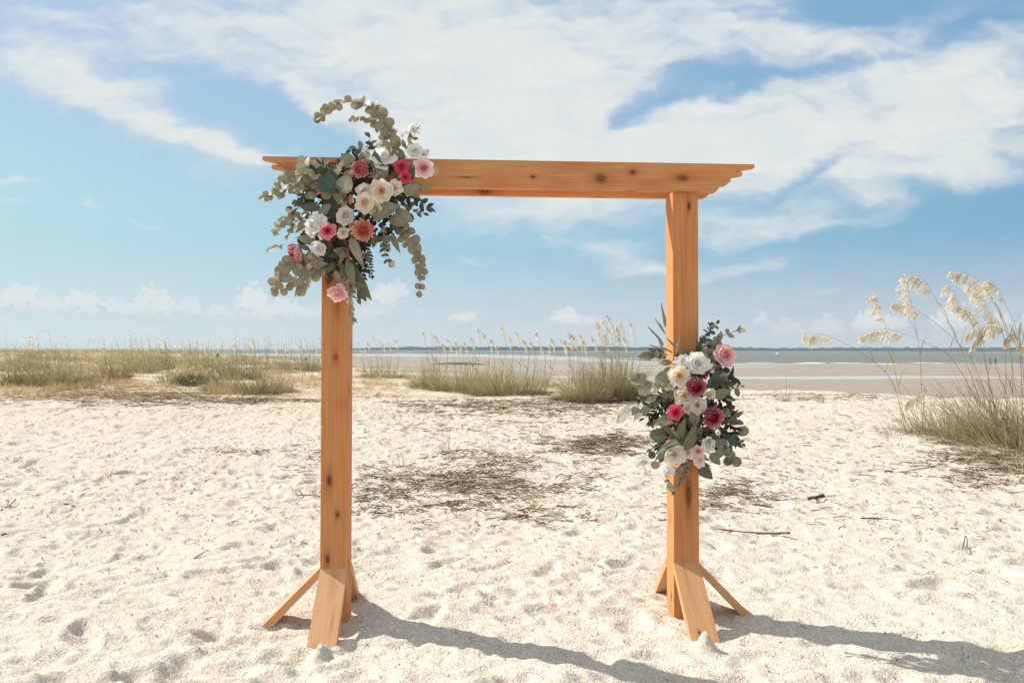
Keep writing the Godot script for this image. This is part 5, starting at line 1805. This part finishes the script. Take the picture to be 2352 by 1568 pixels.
func middle_clumps() -> void:
	# three big clumps of sea oats seen through the arch, and their neighbours
	var sd := 500
	for c in [
		["sea oats clump seen through the arch close to the left post, loose and low", 885, 868, 44, 38, 0.35, 320, [[824, 782], [848, 782], [860, 768], [873, 776], [884, 788], [912, 779], [897, 784], [832, 800], [840, 795]]],
		["dark footed narrow clump between the left post and the wide bank of sea oats", 988, 893, 30, 62, 0.30, 340, [[973, 757], [994, 760], [1008, 768], [1025, 786]]],
		["dense wide bank of sea oats in the middle of the arch, tan at its foot", 1070, 898, 64, 54, 0.40, 760, [[1050, 782], [1072, 782], [1099, 748], [1117, 760], [1060, 790], [1036, 775], [1090, 770]]],
		["rounded tan-green bank of sea oats beside the gap in the middle of the arch", 1165, 908, 70, 64, 0.38, 860, [[1155, 748], [1187, 757], [1235, 757], [1248, 792], [1275, 773], [1130, 775], [1172, 770], [1205, 776], [1143, 790], [1220, 780]]],
		["thin pale tuft in the gap between the two largest banks of sea oats", 1245, 888, 26, 38, 0.55, 120, [[1262, 790]]],
		["golden bowed clump with dark hollow foot, before the tallest sea oats", 1345, 922, 46, 66, 0.42, 620, [[1308, 757], [1302, 775], [1332, 768], [1345, 775], [1296, 778], [1322, 766], [1318, 785]]],
		["tallest and darkest sea oats clump, next to the flowers on the right post", 1412, 918, 50, 92, 0.28, 1150, [[1392, 728], [1384, 738], [1400, 745], [1412, 735], [1418, 742], [1424, 752], [1378, 757], [1452, 738], [1370, 735], [1396, 765], [1404, 722], [1440, 770], [1366, 770], [1430, 735]]],
	]:
		var p := spot(c[1], c[2])
		var d := -p.z
		var s := d / FOCAL
		var t := thing("sea_oats_clump", c[0], "sea oats", Vector3(p.x, height(p.x, p.z), p.z), 0.0, "sea oats clumps seen through the arch")
		var o := obj("blades", clump_mesh(int(c[6] * 1.25), c[3] * s * 1.15, c[3] * s * 0.6, c[4] * s * 1.4, c[5] + 0.22, sd, 0.0075, -0.06, 0.35, 0.5, 0.9), grass_mat, t)
		tag(o, "", "", "", "stuff")
		for h in c[7]:
			sd += 1
			var dd := d + rng.randf_range(-0.3, 0.4)
			var top := at(h[0], h[1], dd)
			var fx := lerpf(c[1], h[0], 0.75) + rng.randf_range(-10, 14)
			var foot := at(fx, c[2], dd)
			foot.y = height(foot.x, foot.z)
			var length := (top.y - foot.y) * 0.27
			var neck := top + Vector3(rng.randf_range(0.03, 0.10), -length, 0)
			var tip := top + Vector3(rng.randf_range(-0.10, 0.02), -length * rng.randf_range(0.0, 0.15), 0)
			stalk(t, [foot, foot.lerp(neck, 0.5) + Vector3(rng.randf_range(-0.02, 0.05), 0, 0), neck], [neck, neck.lerp(tip, 0.55) + Vector3(0.015, 0.05, 0), tip], 0.0058, 34, 0.030, 0.068, sd, 0.32, Vector3(-0.5, -0.8, 0.1))
		# headless stems
		for k in 7:
			var dd := d + rng.randf_range(-0.3, 0.4)
			var foot := at(c[1] + rng.randf_range(-0.7, 0.7) * c[3], c[2], dd)
			foot.y = height(foot.x, foot.z)
			var top := foot + Vector3(rng.randf_range(-0.1, 0.15), rng.randf_range(0.8, 1.25) * c[4] * s * 1.5, 0)
			stalk(t, [foot, foot.lerp(top, 0.5) + Vector3(rng.randf_range(-0.03, 0.03), 0, 0), top], [], 0.0045, 0, 0.03, 0.04, sd + k, 0.6)


func sea_oats() -> void:
	# the near clump at the side of the dune, its heads bent over by the wind
	var base := spot(2270, 1005)
	var d := -base.z
	var t := thing("sea_oats_clump", "large near clump of sea oats with cream seed heads bent over by the wind", "sea oats", Vector3(base.x, height(base.x, base.z), base.z))
	var foot_px := func(px: float, dd: float) -> Vector3:
		var q := at(px, 1000, dd)
		q.y = height(q.x, q.z) - 0.01
		return q
	var k := 0
	# tufts: px, py, half-width, height, blades, dryness
	for c in [[2290, 1012, 58, 120, 420, 0.35], [2345, 1020, 60, 135, 480, 0.3], [2225, 1010, 46, 95, 260, 0.5], [2165, 998, 40, 95, 170, 0.4], [2110, 996, 34, 90, 110, 0.4], [2395, 1030, 55, 120, 300, 0.35], [2320, 1030, 70, 60, 260, 0.8], [2200, 1016, 50, 50, 150, 0.85], [2135, 1000, 30, 55, 60, 0.25], [2255, 985, 50, 110, 220, 0.45], [2440, 1020, 60, 130, 240, 0.35], [2310, 1062, 60, 44, 70, 0.7], [2350, 1085, 50, 40, 60, 0.8], [2250, 1050, 40, 36, 40, 0.8], [2050, 1000, 20, 60, 26, 0.3]]:
		var p := spot(c[0], c[1])
		var s := -p.z / FOCAL
		var o := obj("blades", clump_mesh(int(c[4] * 0.6), c[2] * s * 1.1, c[2] * s * 0.7, c[3] * s * 1.6, c[5] + 0.15, 700 + k, 0.0066, -0.30, 0.5, 0.7, [1.0, 0.8, 1.1, 0.9][k % 4]), grass_mat, t)
		o.position = Vector3(p.x, height(p.x, p.z), p.z) - t.position
		tag(o, "", "", "", "stuff")
		k += 1
	# stalks: stem points then head points, all in the picture's units
	for a in [
		[[[2083, 985], [2054, 886], [2014, 835], [1971, 806], [1921, 778]], [[1921, 778], [1890, 768], [1870, 768], [1849, 767]], 0.2],
		[[[2086, 980], [2068, 907], [2047, 806], [2033, 742]], [[2033, 742], [2026, 712], [2020, 698], [2016, 684]], 0.1],
		[[[2119, 960], [2115, 835], [2105, 756], [2099, 731]], [[2099, 731], [2094, 695], [2088, 665], [2083, 641]], 0.3],
		[[[2284, 975], [2216, 821], [2169, 720], [2144, 677]], [[2144, 677], [2130, 652], [2115, 636], [2094, 630]], -0.2],
		[[[2292, 960], [2194, 832], [2122, 785], [2079, 767]], [[2079, 767], [2044, 757], [2010, 757], [1977, 770]], -0.4],
		[[[2299, 965], [2241, 842], [2180, 767], [2119, 720]], [[2119, 720], [2095, 703], [2075, 695], [2054, 694]], -0.3],
		[[[2299, 940], [2259, 814], [2230, 738], [2216, 713]], [[2216, 713], [2203, 692], [2192, 672], [2181, 657]], 0.1],
		[[[2313, 940], [2310, 800], [2300, 760], [2296, 742]], [[2296, 742], [2275, 712], [2255, 675], [2220, 651]], 0.0],
		[[[2330, 940], [2322, 800], [2300, 720], [2264, 661]], [[2264, 661], [2242, 640], [2215, 626], [2187, 622]], 0.2],
		[[[2360, 960], [2348, 820], [2330, 740], [2307, 694]], [[2307, 694], [2298, 668], [2285, 650], [2272, 643]], 0.3],
		[[[2345, 950], [2318, 790], [2296, 720], [2279, 690]], [[2279, 690], [2274, 668], [2271, 654], [2270, 642]], 0.4],
		[[[2352, 970], [2345, 830], [2330, 765], [2310, 745]], [[2310, 745], [2283, 742], [2250, 750], [2220, 769]], -0.3],
		[[[2365, 975], [2350, 840], [2325, 775], [2303, 755]], [[2303, 755], [2280, 752], [2258, 764], [2233, 792]], -0.35],
		[[[2400, 990], [2388, 850], [2370, 790], [2352, 770]], [[2352, 770], [2335, 764], [2322, 768], [2308, 780]], -0.2],
		[[[2372, 980], [2366, 840], [2352, 770], [2345, 740]], [[2345, 740], [2342, 765], [2345, 785], [2352, 800]], -0.1],
		[[[2285, 950], [2262, 800], [2252, 745]], [[2252, 745], [2240, 722], [2225, 708], [2205, 702]], 0.2],
		[[[2118, 930], [2125, 905], [2132, 898]], [[2132, 898], [2115, 902], [2096, 912], [2082, 924]], -0.3],
		[[[2265, 1030], [2275, 1022], [2262, 1026]], [[2262, 1026], [2238, 1048], [2215, 1085], [2196, 1124]], -0.8],
		[[[2285, 1025], [2285, 1034], [2272, 1040]], [[2272, 1040], [2264, 1056], [2260, 1068], [2258, 1080]], -0.7],
	]:
		var dd: float = d + a[2]
		var stem := []
		var head := []
		for p in a[0]: stem.append(at(p[0], p[1], dd))
		for p in a[1]: head.append(at(p[0], p[1], dd + rng.randf_range(-0.05, 0.05)))
		head[0] = stem[stem.size() - 1]
		var low: float = a[2]
		if low > -0.6:
			stem[0].y = height(stem[0].x, stem[0].z) - 0.02
		var length := 0.0
		for i in head.size() - 1: length += head[i].distance_to(head[i + 1])
		stalk(t, stem, head, 0.0042, int(22 + length * 95), 0.023, 0.19, 800 + k, rng.randf_range(0.05, 0.45), Vector3(-0.1, -1, 0))
		k += 1
	# bare stems
	for a in [[2225, 985, 2212, 800, 0.8], [2238, 990, 2224, 790, 0.9], [2232, 990, 2220, 850, 0.8], [2262, 970, 2245, 780, 0.6], [2300, 960, 2330, 810, 0.3], [2270, 980, 2230, 830, 0.3], [2290, 990, 2200, 860, 0.2], [2310, 1000, 2210, 880, 0.2], [2240, 1000, 2150, 905, 0.3], [2150, 990, 2060, 870, 0.3], [2120, 992, 2030, 955, 0.2], [2330, 990, 2270, 790, 0.5], [2215, 1000, 2180, 880, 0.5], [2185, 1000, 2160, 900, 0.4], [2345, 990, 2365, 860, 0.3]]:
		var dd := d + rng.randf_range(-0.4, 0.4)
		var f := at(a[0], a[1], dd)
		f.y = height(f.x, f.z) - 0.02
		var top := at(a[2], a[3], dd)
		stalk(t, [f, f.lerp(top, 0.5) + Vector3(0.03, 0.04, 0), top], [], 0.0032, 0, 0.02, 0.03, k, a[4])
		k += 1


# ---------------------------------------------------------------- dead reed and twigs on the sand
func straw_mesh(sd: int, bent: float) -> ArrayMesh:
	var r := RandomNumberGenerator.new()
	r.seed = sd
	var m := MB.new()
	var pts := PackedVector3Array()
	for i in 4:
		var t := i / 3.0
		pts.append(Vector3(t - 0.5, r.randf_range(-0.02, 0.06) + bent * (t - 0.5) * (t - 0.5) * -0.6, r.randf_range(-0.05, 0.05) + bent * t * t * 0.3))
	tube(m, pts, 0.02, 0.012, 4)
	return m.mesh()


func litter() -> void:
	var mat := plain(1, 1, 1, 0.85)
	mat.vertex_color_use_as_albedo = true
	var shapes := []
	for k in 5: shapes.append(straw_mesh(40 + k, 0.25 * k))
	# px, py, half-width, half-height, pieces, share of dark pieces, thickness of the layer, label
	for c in [
		[1060, 1110, 250, 62, 3800, 0.62, 0.035, "widest patch of dark dead reed litter, on the sand framed by the arch"],
		[1110, 1185, 200, 26, 350, 0.6, 0.012, "thin fringe of dead reed pieces nearer than the widest litter patch"],
		[1375, 1020, 125, 24, 2000, 0.66, 0.05, "raised heap of brown dead reed near the flowers on the right post"],
		[1255, 936, 190, 22, 3600, 0.6, 0.05, "long dark band of dead reed lying before the tallest sea oats"],
		[1040, 932, 130, 14, 1900, 0.5, 0.03, "narrow band of reed litter between the left post and the sea oats"],
		[870, 908, 60, 6, 350, 0.5, 0.02, "small strip of litter just right of the left post below the tan grass"],
		[300, 908, 290, 20, 12500, 0.5, 0.04, "broad brown carpet of litter in front of the dune grass"],
		[560, 920, 170, 8, 3600, 0.55, 0.02, "thin dark line of litter along the foot of the yellowish tufts"],
		[2300, 1068, 150, 42, 2600, 0.6, 0.06, "tangled brown litter under the large near clump of sea oats"],
		[2240, 1030, 160, 20, 900, 0.4, 0.05, "dry fallen leaves round the foot of the large near clump"],
		[1660, 1140, 95, 34, 800, 0.55, 0.02, "sparse reed pieces behind the lower right post"],
		[1880, 912, 200, 7, 1500, 0.35, 0.03, "tan wrack line along the sand edge above the tidal flat"],
		[1150, 975, 250, 26, 420, 0.55, 0.01, "loosely scattered reed pieces beyond the widest litter patch"],
		[720, 1045, 60, 40, 160, 0.6, 0.01, "few small dark reed pieces left of the left post"],
		[1200, 1050, 430, 130, 900, 0.6, 0.004, "reed bits thinly scattered over all the sand framed by the arch"],
		[1960, 1080, 330, 110, 800, 0.6, 0.004, "small reed bits scattered over the sand between right post and near sea oats"],
		[520, 1035, 100, 14, 130, 0.5, 0.01, "few dry bits on the open sand before the dune"],
	]:
		var mid := on_ground(c[0], c[1])
		var across := on_ground(c[0] + c[2] * 0.5, c[1]) - on_ground(c[0] - c[2] * 0.5, c[1])
		var away := on_ground(c[0], c[1] - c[3]) - mid
		var nearer := on_ground(c[0], c[1] + c[3]) - mid
		var lists := [[], [], [], [], []]
		var tints := [[], [], [], [], []]
		for i in int(c[4] * 0.95):
			var a := rng.randf() * TAU
			var q := pow(rng.randf(), 0.6) * 1.5
			var p: Vector3 = mid + across * cos(a) * q + (away if sin(a) < 0.0 else nearer) * absf(sin(a)) * q
			var lump := n_big.get_noise_2d(p.x * 1.6 + 77.0, p.z * 2.6) * 1.3 + n_mid.get_noise_2d(p.x * 1.2, p.z * 1.9) * 1.1
			if rng.randf() > 1.05 - q * q * 0.6 + lump * 1.6: continue
			var len := rng.randf_range(0.04, 0.15) if rng.randf() < 0.88 else rng.randf_range(0.15, 0.34)
			var thick := rng.randf_range(0.10, 0.24) if len < 0.15 else rng.randf_range(0.16, 0.30)
			var turn := rng.randf_range(-0.75, 0.75) if rng.randf() < 0.7 else rng.randf_range(0, PI)
			var b := Basis(Vector3.UP, turn) * Basis(Vector3(0, 0, 1), rng.randf_range(-0.18, 0.18))
			var k := rng.randi_range(0, 4)
			var up: float = c[6] * rng.randf() * (1.0 - q)
			lists[k].append(Transform3D(b * Basis.from_scale(Vector3(len, thick, thick)), Vector3(p.x, height(p.x, p.z) + 0.004 + up, p.z)))
			var dark := Color(0.085, 0.047, 0.035).lerp(Color(0.21, 0.13, 0.09), rng.randf())
			var pale := Color(0.36, 0.27, 0.165).lerp(Color(0.55, 0.45, 0.31), rng.randf())
			tints[k].append(dark if rng.randf() < c[5] else pale)
		var m := MB.new()
		m.coloured = true
		for k in 5:
			var arr: Array = shapes[k].surface_get_arrays(0)
			var q := MB.new()
			q.v = arr[Mesh.ARRAY_VERTEX]
			q.uv = arr[Mesh.ARRAY_TEX_UV]
			q.ix = arr[Mesh.ARRAY_INDEX]
			for i in lists[k].size(): m.join(q, lists[k][i], tints[k][i])
		var o := obj("reed_litter", m.mesh(), mat)
		tag(o, c[7], "litter", "", "stuff")
	# crumbs of reed and shell strewn over all of the sand
	var where := []
	var tints := []
	for i in 12000:
		var d := 2.3 + 12.5 * pow(rng.randf(), 0.7)
		var x := rng.randf_range(-0.8, 0.8) * d
		var z := -d
		var near := n_mid.get_noise_2d(x * 0.4, z * 0.4)
		if near < -0.05 and rng.randf() < 0.7: continue
		var len := (rng.randf_range(0.010, 0.034) if rng.randf() < 0.75 else rng.randf_range(0.03, 0.10)) * lerpf(0.28, 1.0, ss(3.0, 7.0, d))
		var th := rng.randf_range(0.10, 0.20) * lerpf(0.6, 1.0, ss(3.0, 7.0, d))
		where.append(Transform3D(Basis(Vector3.UP, rng.randf() * PI) * Basis.from_scale(Vector3(len, th, th)), Vector3(x, height(x, z) + 0.002, z)))
		tints.append(Color(0.10, 0.062, 0.045).lerp(Color(0.42, 0.32, 0.22), pow(rng.randf(), 1.4)))
	multi("sand_debris", straw_mesh(60, 0.0), where, tints, mat, "tiny dark crumbs of reed and shell strewn over the white sand", "debris")


func sprouts() -> void:
	var sd := 300
	for c in [
		[926, 1078, 34, 62, 9, 0.4, "spiky green sprout with long thin blades at the litter's edge near the left post"], [1030, 1050, 24, 52, 8, 0.4, "upright thin sprout rising behind the widest litter patch, nearer the left post"], [1124, 1046, 22, 46, 8, 0.4, "thin sprout rising from the back of the widest litter patch, by the arch's middle"],
		[876, 1022, 20, 26, 7, 0.8, "short dry sprout right of the left post"], [1206, 1010, 22, 20, 10, 0.9, "low straw-yellow tuft on clean sand in the arch's middle"], [1244, 1004, 18, 30, 8, 0.7, "straw tuft with one taller blade in the arch's middle"],
		[1050, 1188, 36, 20, 12, 0.5, "flat spreading sprout at the near edge of the widest litter patch"], [1222, 1168, 20, 46, 7, 0.8, "single dry upright stem in the near litter, at the arch's middle"], [1174, 1190, 14, 40, 5, 0.8, "thin dry upright stem beside another in the near litter"],
		[1400, 1036, 24, 26, 14, 0.8, "golden tuft growing from the raised heap of reed"], [1488, 1092, 16, 20, 8, 0.7, "small tuft left of the flowers' lower end"], [1350, 1185, 12, 18, 8, 0.6, "tiny green tuft at the near end of the reed litter"],
		[1808, 922, 26, 46, 26, 0.35, "largest green tuft on the sand edge above the tidal flat"], [1884, 924, 24, 30, 20, 0.5, "second green tuft along the sand edge above the tidal flat"], [1846, 936, 18, 12, 12, 0.9, "low dry yellow tuft between the two green tufts on the sand edge"], [1790, 944, 12, 14, 8, 0.6, "small tuft in front of the largest green tuft on the sand edge"],
		[250, 1098, 8, 40, 6, 0.9, "single pale dry stem on the open trodden sand"], [512, 1076, 10, 24, 6, 0.8, "small dry sprout on open sand toward the left post"], [680, 1132, 20, 22, 9, 0.8, "dry sprout on the sand close left of the left post"], [722, 1140, 16, 18, 8, 0.9, "small dry tuft nearly touching the left post in the picture"], [724, 1165, 18, 14, 9, 0.6, "small dark tuft left of the left post, nearer than its neighbours"],
		[1706, 1154, 18, 20, 9, 0.8, "dry tuft in the sparse reed right of the right post"], [1880, 1148, 16, 14, 8, 0.9, "straw tuft just behind the dark piece of wood"], [1840, 1178, 18, 16, 9, 0.8, "tuft on the sand nearer than the dark piece of wood"], [2300, 1200, 24, 16, 10, 0.2, "small leafy green sprout alone on the sand at the far right"], [2200, 1205, 20, 12, 9, 0.7, "pale flat sprout on the open sand at the right"],
	]:
		sd += 1
		var p := on_ground(c[0], c[1])
		var s := -p.z / FOCAL
		var o := obj("grass_sprout", clump_mesh(int(c[4] * 1.5), c[2] * s * 0.25, c[2] * s * 0.25, c[3] * s * 1.45, c[5], sd, 0.0072, 0.0, 0.3), grass_mat)
		o.position = Vector3(p.x, height(p.x, p.z) + 0.01, p.z)
		tag(o, c[6], "grass sprout", "sparse sprouts on the sand")


func rod(called: String, label: String, category: String, pts: Array, r0: float, r1: float, mat: Material) -> MeshInstance3D:
	var w := []
	for p in pts:
		var g := on_ground(p[0], p[1])
		w.append(Vector3(g.x, height(g.x, g.z) + r0 * 0.7 + (p[2] if p.size() > 2 else 0.0), g.z))
	var m := MB.new()
	var line := curve(w, 5)
	tube(m, line, r0, r1, 7)
	for i in m.v.size(): m.v[i] += Vector3(n_small.get_noise_3dv(m.v[i] * 6.0), n_small.get_noise_3dv(m.v[i] * 6.0 + Vector3.ONE * 9.0), 0) * r0 * 0.7
	# close the thick end
	var c := m.vert(line[0])
	for k in 7: m.tri(c, k, (k + 1) % 7)
	var o := obj(called, m.mesh(), mat)
	tag(o, label, category)
	return o


func small_things() -> void:
	var bark := plain(0.20, 0.13, 0.09, 0.9)
	var grey := plain(0.07, 0.06, 0.05, 0.9)
	rod("driftwood_stick", "long thin bare stick lying on the sand beside the right post", "stick", [[1815, 1226], [1760, 1227], [1700, 1223], [1645, 1216]], 0.0105, 0.004, bark)
	rod("driftwood_stick", "thin crooked twig lying close under the long bare stick", "stick", [[1772, 1230], [1805, 1233], [1832, 1240]], 0.004, 0.003, bark)
	rod("wood_piece", "short dark grey piece of wood on the sand right of the right post", "wood", [[1892, 1147, 0.02], [1876, 1149, 0.015], [1856, 1147]], 0.018, 0.012, grey)
	rod("twig", "bent twig standing in a loop from the sand at the right", "twig", [[2212, 1262], [2216, 1254, 0.03], [2219, 1250, 0.06], [2223, 1255, 0.03], [2221, 1259, 0.0]], 0.003, 0.0025, grey)
	rod("twig", "dark twig pointing up at the picture's edge on the left sand", "twig", [[2, 1172], [20, 1164, 0.01], [36, 1154, 0.03]], 0.006, 0.004, bark)
	rod("twig", "thin dark straight twig on the sand before the litter carpet", "twig", [[310, 1113], [330, 1107, 0.01], [340, 1104, 0.015]], 0.004, 0.003, bark)
	rod("twig", "short dark twig on the open sand below the single dry stem", "twig", [[148, 1158], [158, 1161], [166, 1163]], 0.007, 0.005, grey)
	rod("twig", "reddish bent twig among footprints on the left sand", "twig", [[445, 1284], [462, 1276, 0.01], [478, 1270, 0.02]], 0.005, 0.003, plain(0.34, 0.16, 0.09, 0.9))
	rod("wood_chip", "dark flat chip on the sand at the left picture edge", "wood", [[2, 1231], [9, 1229, 0.005], [15, 1228]], 0.008, 0.004, grey)
	# a low island of marsh grass on the flat
	var isl := on_flat(1052, 837)
	var t := thing("marsh_island", "low green island of marsh grass out on the tidal flat", "marsh", isl)
	var s := -isl.z / FOCAL
	var m := MB.new()
	m.coloured = true
	for i in 5200:
		var a := rng.randf() * TAU
		var q := sqrt(rng.randf())
		var b := Vector3(cos(a) * q * 68 * s, -0.05, sin(a) * q * 5.0)
		var c := Color(0.16, 0.17, 0.07).lerp(Color(0.32, 0.30, 0.15), rng.randf())
		blade(m, b, Vector3(rng.randf_range(-0.3, 0.2), 0, rng.randf_range(-0.3, 0.3)), rng.randf_range(0.25, 0.42) * (1.2 - q * q), 0.06, 0.3, c, c, 2)
	var bl := obj("blades", m.mesh(), grass_mat, t)
	tag(bl, "", "", "", "stuff")
	# tiny things far off
	var white := plain(0.85, 0.85, 0.85, 0.5)
	var hull := MB.new()
	for r in 5:
		var x := (r - 2) * 2.6
		var w: float = [0.3, 1.2, 1.5, 1.4, 1.1][r]
		for q in [Vector3(x, 1.3, -w), Vector3(x, 0.0, -w * 0.6), Vector3(x, 0.0, w * 0.6), Vector3(x, 1.3, w)]: hull.vert(q)
	for r in 4:
		for q in 4:
			var a := r * 4 + q
			var b := r * 4 + (q + 1) % 4
			hull.quad(a, b, b + 4, a + 4)
	hull.quad(16, 17, 18, 19)
	hull.quad(3, 2, 1, 0)
	var bp := at(1786.5, 811, 900.0)
	var boat := thing("boat", "tiny white boat on the grey sea below the horizon", "boat", Vector3(bp.x, WATER_Y + 0.1, -260.0 * 1.5), 0.4)
	boat.position.x = (1786.5 - 1176.0) / FOCAL * 390.0
	boat.scale = Vector3.ONE * 0.35
	obj("hull", hull.mesh(), white, boat)
	var cabin := BoxMesh.new()
	cabin.size = Vector3(3.0, 1.6, 1.8)
	var cb := obj("cabin", cabin, white, boat)
	cb.position = Vector3(0.8, 2.05, 0)
	# two walkers at the water's edge
	var w1 := on_flat(2288, 836)
	walker(w1, "tiny distant person in dark clothes standing at the edge of the sea", Color(0.04, 0.045, 0.06))
	walker(w1 + Vector3(-1.4, 0, 0.6), "tiny distant person in brown clothes beside another at the edge of the sea", Color(0.16, 0.10, 0.08))
	# a dark post on the crest, and a smaller one
	var dark := plain(0.03, 0.03, 0.03, 0.9)
	for a in [[499, 822, 9.0, "small dark weathered post on the dune crest against the pale sea"], [702, 828, 6.0, "stubby dark post near the water behind the grass, toward the left arch post"]]:
		var p := on_ground(a[0], a[1])
		var k := -p.z / FOCAL
		var pm := MB.new()
		tube(pm, PackedVector3Array([Vector3(0, -0.1, 0), Vector3(0, a[2] * k * 0.7, 0), Vector3(0.02, a[2] * k, 0)]), 3.4 * k, 2.2 * k, 8)
		var top := pm.vert(Vector3(0.02, a[2] * k * 1.08, 0))
		for q in 8: pm.tri(top, 16 + (q + 1) % 8, 16 + q)
		var po := obj("weathered_post", pm.mesh(), dark)
		po.position = p
		tag(po, a[3], "post")


func on_flat(px: float, py: float) -> Vector3:
	var d := 30.0
	while d < 400.0:
		var p := at(px, py, d)
		if p.y <= maxf(flat_height(p.x, p.z), WATER_Y): return p
		d *= 1.003
	return at(px, py, d)


func walker(p: Vector3, label: String, c: Color) -> void:
	# one continuous lathe-like figure: legs, hips, shoulders, neck, head
	var m := MB.new()
	var rings := [[0.0, 0.10, 0.08], [0.4, 0.11, 0.08], [0.85, 0.17, 0.11], [1.0, 0.17, 0.11], [1.2, 0.16, 0.10], [1.42, 0.22, 0.11], [1.48, 0.10, 0.07], [1.53, 0.055, 0.055], [1.6, 0.085, 0.095], [1.68, 0.09, 0.10], [1.75, 0.05, 0.05], [1.76, 0.002, 0.002]]
	for r in rings:
		for k in 10:
			var a := TAU * k / 10.0
			m.vert(Vector3(cos(a) * r[1], r[0], sin(a) * r[2]))
	for i in rings.size() - 1:
		for k in 10:
			m.quad(i * 10 + k, i * 10 + 10 + k, i * 10 + 10 + (k + 1) % 10, i * 10 + (k + 1) % 10)
	var o := obj("person", m.mesh(), plain(c.r, c.g, c.b, 0.9))
	o.position = p
	o.scale = Vector3.ONE * 0.62
	tag(o, label, "person")
